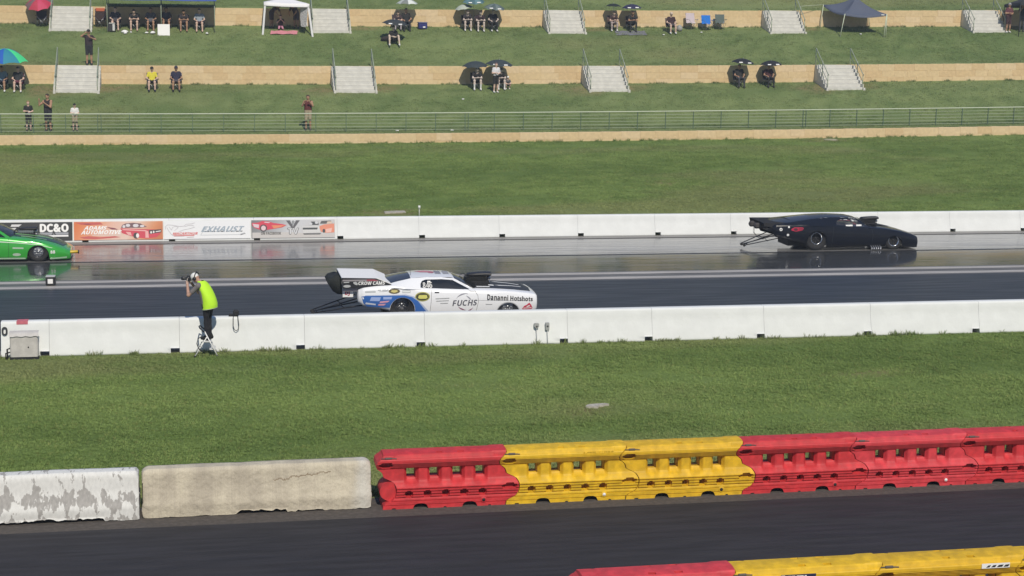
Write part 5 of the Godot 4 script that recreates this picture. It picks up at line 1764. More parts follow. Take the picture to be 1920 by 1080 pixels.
# joints of a pose, for a body 1.75 m tall that faces +z
func pose_of(kind: String) -> Dictionary:
	var p := {"pel": Vector3(0, 0.95, 0), "che": Vector3(0, 1.30, 0), "nek": Vector3(0, 1.47, 0.0), "hed": Vector3(0, 1.63, 0.02),
		"hipL": Vector3(0.085, 0.92, 0), "hipR": Vector3(-0.085, 0.92, 0), "kneL": Vector3(0.10, 0.50, 0.02), "kneR": Vector3(-0.10, 0.50, 0.02),
		"ankL": Vector3(0.11, 0.08, -0.02), "ankR": Vector3(-0.11, 0.08, -0.02), "shoL": Vector3(0.175, 1.41, 0), "shoR": Vector3(-0.175, 1.41, 0),
		"elbL": Vector3(0.23, 1.13, -0.02), "elbR": Vector3(-0.23, 1.13, -0.02), "wriL": Vector3(0.23, 0.90, 0.08), "wriR": Vector3(-0.23, 0.90, 0.08)}
	match kind:
		"phone":
			p.elbL = Vector3(0.26, 1.22, 0.16); p.elbR = Vector3(-0.26, 1.22, 0.16)
			p.wriL = Vector3(0.10, 1.46, 0.30); p.wriR = Vector3(-0.12, 1.46, 0.30)
		"shade":   # one hand raised to the brow, the other out to the side
			p.elbR = Vector3(-0.36, 1.42, 0.10); p.wriR = Vector3(-0.16, 1.58, 0.16)
			p.elbL = Vector3(0.32, 1.26, 0.08); p.wriL = Vector3(0.06, 1.38, 0.26)
		"cup":     # forearms across the belly
			p.elbL = Vector3(0.25, 1.14, 0.02); p.elbR = Vector3(-0.25, 1.14, 0.02)
			p.wriL = Vector3(0.06, 1.10, 0.20); p.wriR = Vector3(-0.06, 1.16, 0.20)
		"clap":
			p.elbR = Vector3(-0.34, 1.22, 0.16); p.wriR = Vector3(-0.32, 1.46, 0.22)
			p.elbL = Vector3(0.22, 1.14, 0.16); p.wriL = Vector3(-0.05, 1.36, 0.30)
		"sit":
			p.pel = Vector3(0, 0.50, -0.06); p.che = Vector3(0, 0.84, -0.13); p.nek = Vector3(0, 1.01, -0.12); p.hed = Vector3(0, 1.17, -0.07)
			p.hipL = Vector3(0.09, 0.50, 0.0); p.hipR = Vector3(-0.09, 0.50, 0.0); p.kneL = Vector3(0.15, 0.50, 0.40); p.kneR = Vector3(-0.15, 0.50, 0.40)
			p.ankL = Vector3(0.16, 0.08, 0.42); p.ankR = Vector3(-0.16, 0.08, 0.42); p.shoL = Vector3(0.18, 0.95, -0.12); p.shoR = Vector3(-0.18, 0.95, -0.12)
			p.elbL = Vector3(0.28, 0.68, -0.02); p.elbR = Vector3(-0.28, 0.68, -0.02); p.wriL = Vector3(0.16, 0.62, 0.20); p.wriR = Vector3(-0.16, 0.62, 0.20)
		"lean":    # seated, bent forward, elbows on the knees
			p.pel = Vector3(0, 0.50, -0.06); p.che = Vector3(0, 0.80, 0.08); p.nek = Vector3(0, 0.95, 0.16); p.hed = Vector3(0, 1.08, 0.23)
			p.hipL = Vector3(0.09, 0.50, 0.0); p.hipR = Vector3(-0.09, 0.50, 0.0); p.kneL = Vector3(0.17, 0.52, 0.40); p.kneR = Vector3(-0.17, 0.52, 0.40)
			p.ankL = Vector3(0.17, 0.08, 0.40); p.ankR = Vector3(-0.17, 0.08, 0.40); p.shoL = Vector3(0.18, 0.90, 0.10); p.shoR = Vector3(-0.18, 0.90, 0.10)
			p.elbL = Vector3(0.24, 0.64, 0.26); p.elbR = Vector3(-0.24, 0.64, 0.26); p.wriL = Vector3(0.04, 0.68, 0.44); p.wriR = Vector3(-0.05, 0.66, 0.44)
		"low":     # on a low stool, knees up and apart
			p.pel = Vector3(0, 0.30, -0.12); p.che = Vector3(0, 0.64, -0.12); p.nek = Vector3(0, 0.81, -0.09); p.hed = Vector3(0, 0.97, -0.05)
			p.hipL = Vector3(0.10, 0.30, -0.06); p.hipR = Vector3(-0.10, 0.30, -0.06); p.kneL = Vector3(0.26, 0.52, 0.26); p.kneR = Vector3(-0.26, 0.52, 0.26)
			p.ankL = Vector3(0.30, 0.06, 0.34); p.ankR = Vector3(-0.26, 0.06, 0.34); p.shoL = Vector3(0.18, 0.75, -0.10); p.shoR = Vector3(-0.18, 0.75, -0.10)
			p.elbL = Vector3(0.27, 0.50, 0.06); p.elbR = Vector3(-0.27, 0.50, 0.06); p.wriL = Vector3(0.05, 0.46, 0.22); p.wriR = Vector3(-0.05, 0.50, 0.22)
		"kneel":
			p.pel = Vector3(0, 0.28, -0.10); p.che = Vector3(0, 0.62, -0.06); p.nek = Vector3(0, 0.78, -0.03); p.hed = Vector3(0, 0.94, 0.0)
			p.hipL = Vector3(0.09, 0.26, -0.08); p.hipR = Vector3(-0.09, 0.26, -0.08); p.kneL = Vector3(0.14, 0.12, 0.28); p.kneR = Vector3(-0.14, 0.12, 0.28)
			p.ankL = Vector3(0.10, 0.09, -0.16); p.ankR = Vector3(-0.10, 0.09, -0.16); p.shoL = Vector3(0.17, 0.73, -0.04); p.shoR = Vector3(-0.17, 0.73, -0.04)
			p.elbL = Vector3(0.26, 0.52, 0.10); p.elbR = Vector3(-0.26, 0.52, 0.10); p.wriL = Vector3(0.08, 0.70, 0.24); p.wriR = Vector3(-0.08, 0.70, 0.24)
		"bend":    # standing, bent at the hips towards one side
			p.che = Vector3(0.0, 1.18, 0.26); p.nek = Vector3(0, 1.26, 0.42); p.hed = Vector3(0, 1.32, 0.56)
			p.shoL = Vector3(0.175, 1.22, 0.36); p.shoR = Vector3(-0.175, 1.22, 0.36)
			p.elbL = Vector3(0.24, 0.98, 0.48); p.elbR = Vector3(-0.24, 0.98, 0.48); p.wriL = Vector3(0.14, 0.80, 0.62); p.wriR = Vector3(-0.14, 0.80, 0.62)
		"squat":
			p.pel = Vector3(0, 0.34, -0.14); p.che = Vector3(0, 0.64, 0.02); p.nek = Vector3(0, 0.80, 0.06); p.hed = Vector3(0, 0.96, 0.10)
			p.hipL = Vector3(0.09, 0.33, -0.10); p.hipR = Vector3(-0.09, 0.33, -0.10); p.kneL = Vector3(0.18, 0.48, 0.26); p.kneR = Vector3(-0.18, 0.48, 0.26)
			p.ankL = Vector3(0.15, 0.08, 0.06); p.ankR = Vector3(-0.15, 0.08, 0.06); p.shoL = Vector3(0.17, 0.74, 0.04); p.shoR = Vector3(-0.17, 0.74, 0.04)
			p.elbL = Vector3(0.24, 0.50, 0.20); p.elbR = Vector3(-0.24, 0.50, 0.20); p.wriL = Vector3(0.06, 0.46, 0.34); p.wriR = Vector3(-0.06, 0.46, 0.34)
	return p

# w: shirt, sleeve ("none", "short", "long"), legs ("shorts", "long", "skirt"), bottom, shoe, hair, cap, skin
func bones_of(p: Dictionary, w: Dictionary) -> Array:
	var skin: Color = w.get("skin", SKIN)
	var shirt: Color = w.get("shirt", Color(0.03, 0.03, 0.035))
	var low: Color = w.get("bottom", Color(0.03, 0.03, 0.04))
	var shoe: Color = w.get("shoe", Color(0.04, 0.04, 0.04))
	var hair: Color = w.get("hair", Color(0.03, 0.02, 0.015))
	var fat: float = w.get("fat", 1.0)
	var b := []
	for s in [-1, 1]:
		var o := Vector3(0.065 * s * fat, 0, 0)
		b.append([p.pel + o, p.pel.lerp(p.che, 0.35) + o, 0.105 * fat, 0.100 * fat, low])
		b.append([p.pel.lerp(p.che, 0.25) + o, p.che + o * 1.25, 0.104 * fat, 0.108, shirt])
		b.append([p.che + o, p.nek.lerp(p["shoL" if s > 0 else "shoR"], 0.7), 0.09, 0.062, shirt])
	b.append([p.shoL, p.shoR, 0.06, 0.06, shirt])
	b.append([p.nek - (p.nek - p.che) * 0.15, p.hed + (p.nek - p.hed) * 0.25, 0.055, 0.05, skin])
	var up: Vector3 = (p.hed - p.nek).normalized()
	var face: Vector3 = w.get("look", Vector3(0, 0, 1))
	face = (face - up * face.dot(up)).normalized()
	b.append([p.hed + up * 0.015, p.hed + up * 0.03, 0.085, 0.085, skin])
	b.append([p.hed - up * 0.055 + face * 0.025, p.hed - up * 0.04 + face * 0.03, 0.055, 0.06, skin])
	b.append([p.hed + face * 0.085 - up * 0.01, p.hed + face * 0.098 - up * 0.025, 0.012, 0.015, skin])
	var side := up.cross(face)
	for s in [-1, 1]: b.append([p.hed + side * 0.088 * s, p.hed + side * 0.092 * s - up * 0.02, 0.014, 0.012, skin])
	if w.has("cap"):
		b.append([p.hed + up * 0.055 - face * 0.01, p.hed + up * 0.06, 0.092, 0.088, w.cap])
		b.append([p.hed + up * 0.055 + face * 0.08 + side * 0.03, p.hed + up * 0.045 + face * 0.155, 0.014, 0.012, w.cap])
		b.append([p.hed + up * 0.055 + face * 0.08 - side * 0.03, p.hed + up * 0.045 + face * 0.155, 0.014, 0.012, w.cap])
	else:
		b.append([p.hed + up * 0.045 - face * 0.022, p.hed + up * 0.06 - face * 0.005, 0.090, 0.082, hair])
	if w.get("long_hair", false): b.append([p.hed - face * 0.055, p.hed - face * 0.085 - up * 0.17, 0.075, 0.05, hair])
	for e in ["L", "R"]:
		var sh: Vector3 = p["sho" + e]
		var el: Vector3 = p["elb" + e]
		var wr: Vector3 = p["wri" + e]
		var sleeve: String = w.get("sleeve", "short")
		b.append([sh, sh.lerp(el, 0.62), 0.064, 0.056 if sleeve != "none" else 0.05, skin if sleeve == "none" else shirt])
		b.append([sh.lerp(el, 0.6), el, 0.047, 0.041, shirt if sleeve == "long" else skin])
		b.append([el, wr, 0.042, 0.030, shirt if sleeve == "long" else skin])
		b.append([wr, wr + (wr - el).normalized() * 0.07, 0.029, 0.034, skin])
		var hi: Vector3 = p["hip" + e]
		var kn: Vector3 = p["kne" + e]
		var an: Vector3 = p["ank" + e]
		var legs: String = w.get("legs", "shorts")
		var cut := 0.85 if legs == "shorts" else 0.5
		b.append([hi, hi.lerp(kn, cut), 0.098 * fat, 0.078 if legs != "long" else 0.07, low])
		b.append([hi.lerp(kn, cut), kn, 0.064, 0.056, low if legs == "long" else skin])
		b.append([kn, kn.lerp(an, 0.4), 0.056, 0.056, low if legs == "long" else skin])
		b.append([kn.lerp(an, 0.4), an + Vector3(0, 0.03, 0), 0.056, 0.040, low if legs == "long" else w.get("sock", skin)])
		var toe: Vector3 = Vector3(an.x * 0.1, 0, 1).normalized() * 0.15
		b.append([an + Vector3(0, -0.03, -0.04), an + Vector3(0, -0.042, 0) + toe, 0.046, 0.036, shoe])
		b.append([an + Vector3(0, 0.02, -0.02), an + Vector3(0, -0.03, 0.02), 0.044, 0.044, shoe])
	return b

func add_fingers(st: SurfaceTool, p: Dictionary, skin: Color, curl := 0.5) -> void:
	st.set_color(skin)
	for e in ["L", "R"]:
		var wr: Vector3 = p["wri" + e]
		var d: Vector3 = (wr - p["elb" + e]).normalized()
		var s: Vector3 = d.cross(Vector3.UP)
		if s.length() < 0.2: s = Vector3.RIGHT
		s = s.normalized()
		var n := s.cross(d) * (1.0 if e == "L" else -1.0)
		for k in 4:
			var root := wr + d * 0.075 + s * (k - 1.5) * 0.019
			var len_: float = [0.068, 0.078, 0.073, 0.056][k]
			var mid := root + (d * (1.0 - curl * 0.3) - n * curl * 0.35).normalized() * len_ * 0.55
			tube(st, [root, mid, mid + (d * (1.0 - curl) - n * curl).normalized() * len_ * 0.5], [0.0105, 0.0095, 0.0075], 5)
		var t0 := wr + d * 0.03 + s * 0.026
		tube(st, [t0, t0 + (d + s * 0.9).normalized() * 0.04, t0 + (d * 1.2 + s * 0.5).normalized() * 0.068], [0.0125, 0.011, 0.0085], 5)

func person(at: Vector3, turn: float, pose: String, tall: float, w: Dictionary, label: String, group := "", tweak := {}) -> MeshInstance3D:
	var p := pose_of(pose)
	for k in tweak: p[k] = tweak[k]
	var bm := body_mesh(bones_of(p, w), w.get("cell", 0.030))
	var st := SurfaceTool.new()
	st.begin(Mesh.PRIMITIVE_TRIANGLES)
	st.append_from(bm, 0, Transform3D.IDENTITY)
	var fs := begin(true)
	add_fingers(fs, p, w.get("skin", SKIN))
	st.append_from(done(fs), 0, Transform3D.IDENTITY)
	var o := solo("person", st.commit(), M.person, label, "person", at, turn, group)
	o.scale = Vector3.ONE * (tall / 1.75)
	return o

# ---------------------------------------------------------------- chairs, umbrellas, canopies
func camp_chair(at: Vector3, turn: float, c: Color, label: String, h := 0.92, c2 = null) -> Node3D:
	var o := thing("camp_chair", label, "chair", at, turn, "folding chairs of the spectators")
	var cloth := mat(c, 0.9)
	var st := begin(true)
	var rows := []
	for k in 5:
		var t := k / 4.0
		rows.append([Vector3(-0.27, 0.43 - 0.03 * sin(PI * t), 0.22 - 0.44 * t), Vector3(0.0, 0.395 - 0.03 * sin(PI * t), 0.22 - 0.44 * t), Vector3(0.27, 0.43 - 0.03 * sin(PI * t), 0.22 - 0.44 * t)])
	sheet(st, rows)
	part(o, "seat", done(st), cloth)
	st = begin(true)
	rows = []
	for k in 5:
		var t := k / 4.0
		rows.append([Vector3(-0.28, 0.42 + (h - 0.42) * t, -0.20 - 0.16 * t), Vector3(0.0, 0.42 + (h - 0.42) * t, -0.25 - 0.16 * t), Vector3(0.28, 0.42 + (h - 0.42) * t, -0.20 - 0.16 * t)])
	sheet(st, rows)
	part(o, "backrest", done(st), cloth if c2 == null else mat(c2, 0.9))
	for s in [-1, 1]:
		st = begin()
		bevel_box(st, Vector3(0.31 * s, 0.63, 0.02), Vector3(0.07, 0.03, 0.46), 0.01)
		part(o, "armrest", done(st), cloth)
		for q in [[Vector3(0.29 * s, 0.63, 0.22), Vector3(-0.2 * s, 0.02, 0.26)], [Vector3(0.28 * s, h, -0.36), Vector3(0.22 * s, 0.02, -0.16)], [Vector3(0.29 * s, 0.42, 0.2), Vector3(0.26 * s, 0.02, -0.24)]]:
			st = begin(true)
			tube(st, [q[0], q[1]], 0.011, 5)
			part(o, "leg", done(st), M.steel)
	return o

func umbrella(at: Vector3, h: float, r: float, cols: Array, label: String, tilt := Vector3.ZERO, pole_from := 0.0, deep := 0.34, mark := false) -> Node3D:
	var o := thing("umbrella", label, "umbrella", at, 0.0, "umbrellas of the spectators")
	var top := Vector3(0, h, 0)
	var basis := Basis.from_euler(tilt)
	for k in 8:
		var st := begin(true)
		var rows := []
		for i in 6:
			var t := i / 5.0
			var row := []
			for j in 4:
				var a := TAU * (k + j / 3.0) / 8.0
				var dip := 1.0 - 0.09 * t * sin(PI * j / 3.0)
				row.append(top + basis * Vector3(cos(a) * r * t * dip, -deep * r * pow(t, 1.9) + 0.05 * r * t * sin(PI * j / 3.0), sin(a) * r * t * dip))
			rows.append(row)
		sheet(st, rows)
		part(o, "canopy_panel", done(st), cols[k % cols.size()])
	var st: SurfaceTool
	for k in 8:
		var a := TAU * k / 8.0
		st = begin(true)
		tube(st, [top - Vector3(0, 0.012, 0), top + basis * Vector3(cos(a) * r * 0.5, -deep * r * 0.27 - 0.012, sin(a) * r * 0.5), top + basis * Vector3(cos(a) * r, -deep * r - 0.008, sin(a) * r)], 0.006, 4)
		part(o, "rib", done(st), M.steel)
	st = begin(true)
	tube(st, [top + basis * Vector3(0, 0.07, 0), top, top + basis * Vector3(0, -0.5, 0), Vector3(basis.y.x * -0.4, pole_from, basis.y.z * -0.4)], [0.004, 0.011, 0.012, 0.013], 6)
	part(o, "pole", done(st), M.steel)
	if mark:
		for a in [1.2, 2.1]:
			st = begin()
			var c0 := top + basis * Vector3(cos(a) * r * 0.86, -deep * r * 0.72, sin(a) * r * 0.86)
			box(st, c0 + Vector3(0, 0.01, 0.012), Vector3(0.2, 0.065, 0.006), Basis(Vector3.RIGHT, -0.7))
			part(o, "printed_patch", done(st), M.white)
	return o

# ---------------------------------------------------------------- the photographer on the stepladder
func build_photographer() -> void:
	var zc := -38.48
	var l := thing("stepladder", "small white two-step ladder in front of the near white wall", "ladder", Vector3(0.0, 0.0, zc))
	var st: SurfaceTool
	for s in [-1, 1]:
		var z: float = 0.19 * s
		st = begin(true)
		tube(st, [Vector3(0.30, 0.0, z * 1.15), Vector3(0.0, 0.62, z)], 0.014, 6)
		part(l, "front_rail", done(st), M.white)
		st = begin(true)
		tube(st, [Vector3(-0.25, 0.0, z * 1.1), Vector3(0.06, 0.50, z * 0.95)], 0.013, 6)
		part(l, "rear_leg", done(st), M.white)
		for x in [0.30, -0.25]:
			st = begin(true)
			tube(st, [Vector3(x, 0.0, z * 1.13), Vector3(x * 0.95, 0.04, z * 1.12)], 0.019, 6)
			part(l, "rubber_foot", done(st), M.black)
	for q in [[0.06, 0.37, 0.20], [0.18, 0.18, 0.15]]:
		st = begin()
		bevel_box(st, Vector3(q[0], q[1], 0), Vector3(q[2], 0.035, 0.40), 0.008)
		part(l, "step", done(st), mat(Color(0.55, 0.56, 0.55), 0.7))
	st = begin(true)
	tube(st, [Vector3(0.0, 0.60, -0.19), Vector3(-0.11, 0.70, -0.17), Vector3(-0.13, 0.71, 0.0), Vector3(-0.11, 0.70, 0.17), Vector3(0.0, 0.60, 0.19)], 0.017, 7)
	part(l, "hand_hoop", done(st), M.black)
	st = begin(true)
	tube(st, [Vector3(-0.05, 0.52, 0.21), Vector3(-0.16, 0.46, 0.23), Vector3(-0.19, 0.34, 0.23), Vector3(-0.15, 0.22, 0.22), Vector3(-0.06, 0.14, 0.21)], 0.012, 6)
	part(l, "carry_strap", done(st), M.black)

	var p := pose_of("stand")
	p.pel = Vector3(0, 0.83, -0.02); p.che = Vector3(0, 1.18, 0.06); p.nek = Vector3(0, 1.39, 0.17); p.hed = Vector3(0, 1.48, 0.285)
	p.hipL = Vector3(0.085, 0.80, -0.02); p.hipR = Vector3(-0.085, 0.80, -0.02)
	p.kneL = Vector3(0.085, 0.42, -0.01); p.kneR = Vector3(-0.085, 0.42, 0.0); p.ankL = Vector3(0.09, 0.08, -0.04); p.ankR = Vector3(-0.09, 0.08, -0.02)
	p.shoL = Vector3(0.19, 1.33, 0.13); p.shoR = Vector3(-0.19, 1.33, 0.13)
	p.elbL = Vector3(0.25, 1.10, 0.36); p.elbR = Vector3(-0.25, 1.10, 0.36)
	p.wriL = Vector3(0.075, 1.34, 0.48); p.wriR = Vector3(-0.075, 1.37, 0.47)
	var w := {"shirt": Color(0.17, 0.155, 0.155), "sleeve": "short", "legs": "long", "bottom": Color(0.012, 0.014, 0.016), "shoe": Color(0.01, 0.01, 0.01), "cap": Color(0.74, 0.74, 0.72), "skin": Color(0.44, 0.27, 0.20), "fat": 1.05}
	var bones := bones_of(p, w)
	var bm := body_mesh(bones, 0.016, 0.03)
	st = SurfaceTool.new()
	st.begin(Mesh.PRIMITIVE_TRIANGLES)
	st.append_from(bm, 0, Transform3D.IDENTITY)
	var fs := begin(true)
	add_fingers(fs, p, w.skin, 0.75)
	st.append_from(done(fs), 0, Transform3D.IDENTITY)
	var o := thing("person", "photographer in a yellow safety vest standing on the stepladder, camera raised", "person", Vector3(0.07, 0.388, zc), -2.05)
	part(o, "figure", st.commit(), M.person)
	# vest
	var lime := Color(0.50, 0.86, 0.03)
	st = begin(true)
	var rows := []
	for q in [[0.765, -0.075, 0.212, 0.168], [0.80, -0.078, 0.213, 0.17], [0.90, -0.075, 0.212, 0.172], [1.0, -0.05, 0.208, 0.168], [1.10, -0.015, 0.205, 0.160], [1.20, 0.03, 0.202, 0.150], [1.29, 0.075, 0.195, 0.135], [1.36, 0.11, 0.175, 0.115], [1.405, 0.135, 0.135, 0.095], [1.43, 0.15, 0.085, 0.072]]:
		var ring := []
		for k in 32:
			var a := TAU * k / 32.0
			var fold := 1.0 + 0.022 * sin(a * 3.0 + q[0] * 7.0) + 0.016 * sin(a * 7.0 - q[0] * 13.0)
			ring.append(Vector3(sin(a) * q[2] * fold, q[0] - 0.03 * cos(a) * (1.0 if q[0] < 0.9 else 0.0), q[1] + cos(a) * q[3] * fold))
		ring.reverse()
		rows.append(ring)
	rings(st, rows)
	part(o, "safety_vest", done(st), mat(lime, 0.75))
	st = begin(true)
	var hem := []
	for k in 19:
		var a := TAU * k / 18.0
		hem.append(Vector3(sin(a) * 0.212, 0.765 - 0.03 * cos(a), -0.075 + cos(a) * 0.168))
	tube(st, hem, 0.012, 5, false)
	part(o, "vest_hem", done(st), mat(Color(0.30, 0.32, 0.25), 0.8))
	# ear muffs
	for s in [-1, 1]:
		st = begin(true)
		lathe(st, [Vector2(0.001, 0.045), Vector2(0.03, 0.042), Vector2(0.044, 0.025), Vector2(0.046, 0.0)], 16, Transform3D(Basis(Vector3(0, 0, 1), -PI / 2 * s), p.hed + Vector3(0.075 * s, 0.0, 0.0)))
		part(o, "ear_muff", done(st), M.black)
	st = begin(true)
	tube(st, [p.hed + Vector3(-0.10, 0.02, 0), p.hed + Vector3(-0.085, 0.11, -0.02), p.hed + Vector3(0, 0.158, -0.02), p.hed + Vector3(0.085, 0.11, -0.02), p.hed + Vector3(0.10, 0.02, 0)], 0.012, 6)
	part(o, "headband", done(st), M.black)
	# the camera he holds
	st = begin()
	bevel_box(st, Vector3(0, 0, 0), Vector3(0.145, 0.105, 0.075), 0.015)
	bevel_box(st, Vector3(0, 0.065, 0.0), Vector3(0.06, 0.035, 0.06), 0.01)
	var at := Vector3(0.07, 0.388, zc) + Basis(Vector3.UP, -2.05) * Vector3(0, 1.455, 0.475)
	var c := thing("photo_camera", "black camera with long lens held up by the photographer", "camera", at, -2.05)
	part(c, "camera_body", done(st), M.black)
	st = begin(true)
	lathe(st, [Vector2(0.001, 0.19), Vector2(0.036, 0.19), Vector2(0.045, 0.185), Vector2(0.045, 0.12), Vector2(0.037, 0.115), Vector2(0.035, 0.03)], 18, Transform3D(Basis(Vector3.RIGHT, PI / 2), Vector3.ZERO))
	part(c, "lens", done(st), M.black)
	st = begin(true)
	tube(st, [Vector3(0.07, 0.02, 0), Vector3(0.11, -0.12, 0.0), Vector3(0.08, -0.2, -0.06)], 0.008, 5)
	part(c, "strap", done(st), mat(Color(0.55, 0.5, 0.45), 0.7))

	# strap and pouch left hanging over the wall
	var h := thing("camera_pouch", "black camera pouch on top of the near wall, its strap hanging down in a loop", "pouch", Vector3(0.76, 0.83, -39.08))
	st = begin()
	bevel_box(st, Vector3(0, 0.085, 0.02), Vector3(0.15, 0.16, 0.14), 0.04)
	bevel_box(st, Vector3(-0.12, 0.03, 0.0), Vector3(0.12, 0.06, 0.10), 0.02)
	part(h, "pouch_body", done(st), mat(Color(0.02, 0.02, 0.022), 0.9))
	st = begin(true)
	tube(st, [Vector3(-0.06, 0.06, 0.09), Vector3(-0.07, -0.02, 0.16), Vector3(-0.075, -0.20, 0.205), Vector3(-0.05, -0.29, 0.225), Vector3(0.0, -0.32, 0.232), Vector3(0.05, -0.28, 0.224), Vector3(0.06, -0.18, 0.20), Vector3(0.045, -0.02, 0.16), Vector3(0.04, 0.06, 0.09)], 0.010, 6)
	part(h, "strap", done(st), M.black)

# ---------------------------------------------------------------- spectators on the terraces
func seated(x: float, d: float, pose: String, tall: float, w: Dictionary, label: String, chair = null, chair_label := "", turn := 0.0, group := "seated spectators") -> void:
	var g := Vector3(x, land(x, d + 0.12) - 0.01, -d - 0.38 * tall / 1.75)
	person(g, turn, pose, tall, w, label, group)
	if chair != null: camp_chair(g + Vector3(0, 0, -0.04), turn, chair, chair_label)

func build_people() -> void:
	var black := Color(0.016, 0.016, 0.019)
	var navy := Color(0.018, 0.022, 0.045)
	var white := Color(0.70, 0.70, 0.68)
	var khaki := Color(0.36, 0.30, 0.20)
	var pale := Color(0.60, 0.42, 0.33)
	var tan := Color(0.38, 0.22, 0.14)
	var standing := "standing spectators"
	# behind the fence
	var kid := person(on_land(-8.17, 80.55), 0.15, "cup", 1.46, {"shirt": black, "bottom": black, "skin": pale, "hair": Color(0.25, 0.16, 0.08)}, "child in a black shirt at the fence, leftmost of the four there", standing)
	part(kid, "shirt_print", flat_disc(0.08, 0.12), M.white, Vector3(0.03, 1.06, 0.135))
	person(on_land(-7.25, 80.5), -0.35, "clap", 1.80, {"shirt": Color(0.03, 0.02, 0.022), "bottom": Color(0.025, 0.025, 0.03), "sleeve": "none", "skin": tan, "fat": 1.1, "sock": tan}, "man in a dark singlet with both hands raised at the fence", standing)
	person(on_land(-6.0, 80.5), 0.0, "cup", 1.34, {"shirt": white, "bottom": khaki, "cap": Color(0.012, 0.02, 0.014), "skin": pale}, "small child in a white shirt and dark cap at the fence", standing)
	person(on_land(5.25, 80.45), -0.2, "phone", 1.76, {"shirt": Color(0.10, 0.022, 0.02), "bottom": khaki, "sleeve": "none", "skin": tan, "hair": Color(0.05, 0.03, 0.02), "fat": 1.08, "shoe": Color(0.05, 0.05, 0.05)}, "man in a dark red singlet and khaki shorts at the fence, holding up a phone", standing)
	# on top of the lower left stairs
	person(Vector3(-5.66, 5.145 + rise(-5.66), -87.0), 0.1, "shade", 1.84, {"shirt": Color(0.028, 0.016, 0.02), "bottom": Color(0.02, 0.022, 0.026), "skin": tan, "cap": Color(0.02, 0.02, 0.02), "fat": 1.08}, "man in dark clothes standing on the lower left stairs, arms raised", standing)
	# middle terrace, left: beach umbrella
	var bl := mat(Color(0.01, 0.10, 0.42), 0.7)
	var gr := mat(Color(0.06, 0.66, 0.24), 0.7)
	var te := mat(Color(0.02, 0.22, 0.30), 0.7)
	umbrella(on_land(-9.75, 85.75), 2.08, 1.12, [gr, te, bl, gr, bl, gr, te, bl], "blue and green beach umbrella at the left edge", Vector3(0.06, 0, 0.03), 0.0, 0.62)
	seated(-9.92, 85.2, "sit", 1.75, {"shirt": Color(0.17, 0.25, 0.30), "bottom": navy, "skin": tan, "shoe": white}, "person in a grey blue shirt seated under the beach umbrella", Color(0.02, 0.02, 0.025), "dark camp chair under the beach umbrella, cut by the left edge")
	seated(-9.12, 85.15, "sit", 1.72, {"shirt": Color(0.022, 0.024, 0.028), "bottom": Color(0.16, 0.05, 0.07), "legs": "shorts", "skin": pale, "shoe": white, "hair": Color(0.05, 0.02, 0.02), "long_hair": true}, "person in dark top and maroon shorts beside the beach umbrella", Color(0.10, 0.012, 0.025), "dark red camp chair beside the beach umbrella")
	# two chairs in the sun
	seated(-2.45, 85.35, "sit", 1.70, {"shirt": Color(0.62, 0.55, 0.05), "bottom": black, "skin": pale, "cap": black, "shoe": navy}, "person in a yellow shirt seated in the sun by the middle wall", black, "black camp chair holding the person in yellow")
	seated(-1.22, 85.35, "sit", 1.76, {"shirt": Color(0.020, 0.022, 0.05), "bottom": Color(0.10, 0.09, 0.09), "skin": tan, "shoe": black, "cap": Color(0.03, 0.03, 0.05)}, "person in a navy shirt seated right of the one in yellow", navy, "navy camp chair right of the person in yellow")
	# pair of umbrellas by the middle wall
	var slate := mat(Color(0.030, 0.042, 0.046), 0.75)
	var coal := mat(Color(0.010, 0.011, 0.014), 0.75)
	umbrella(on_land(14.62, 86.1), 1.42, 0.72, [slate], "dark grey umbrella over the person with white socks", Vector3(0.12, 0, 0.05), 0.0, 0.36)
	seated(14.66, 85.5, "lean", 1.78, {"shirt": black, "bottom": Color(0.018, 0.016, 0.018), "skin": Color(0.60, 0.50, 0.44), "sock": white, "shoe": white}, "person with white socks seated under the dark grey umbrella", black, "black camp chair under the dark grey umbrella")
	umbrella(on_land(15.95, 86.05), 1.52, 0.78, [slate], "dark grey umbrella with white patch beside the standing woman", Vector3(0.10, 0, -0.04), 0.0, 0.36, true)
	seated(15.98, 85.55, "lean", 1.72, {"shirt": black, "bottom": black, "skin": Color(0.60, 0.50, 0.44), "sock": white, "shoe": white}, "person in black seated behind the standing woman in white", black, "black camp chair behind the standing woman in white")
	person(on_land(15.58, 85.05), 0.25, "cup", 1.60, {"shirt": Color(0.62, 0.62, 0.64), "bottom": black, "skin": pale, "hair": Color(0.10, 0.06, 0.07), "shoe": white, "long_hair": true}, "woman in white top and black shorts standing by the grey umbrellas", standing)
	person(on_land(16.35, 85.75), 0.1, "squat", 1.15, {"shirt": Color(0.08, 0.085, 0.09), "bottom": Color(0.05, 0.05, 0.055), "cap": white, "skin": pale, "shoe": white}, "small child in a white cap crouching beside the umbrellas", "seated spectators")
	# seated pair further right
	umbrella(on_land(29.85, 86.25), 1.50, 0.66, [coal], "left black umbrella of the pair by the lower right stairs", Vector3(0.10, 0, -0.06), 0.0, 0.36, true)
	seated(29.62, 85.75, "sit", 1.74, {"shirt": black, "bottom": Color(0.05, 0.05, 0.055), "legs": "long", "skin": tan}, "person in black seated under the left one of the black umbrella pair", black, "black camp chair under the left one of the black umbrella pair")
	umbrella(on_land(31.5, 86.25), 1.38, 0.62, [coal], "right black umbrella of the pair by the lower right stairs", Vector3(0.10, 0, 0.04), 0.0, 0.36, true)
	seated(31.35, 85.75, "sit", 1.74, {"shirt": Color(0.05, 0.015, 0.018), "bottom": black, "legs": "long", "skin": tan}, "person in dark maroon seated under the right one of the black umbrella pair", black, "black camp chair under the right one of the black umbrella pair")

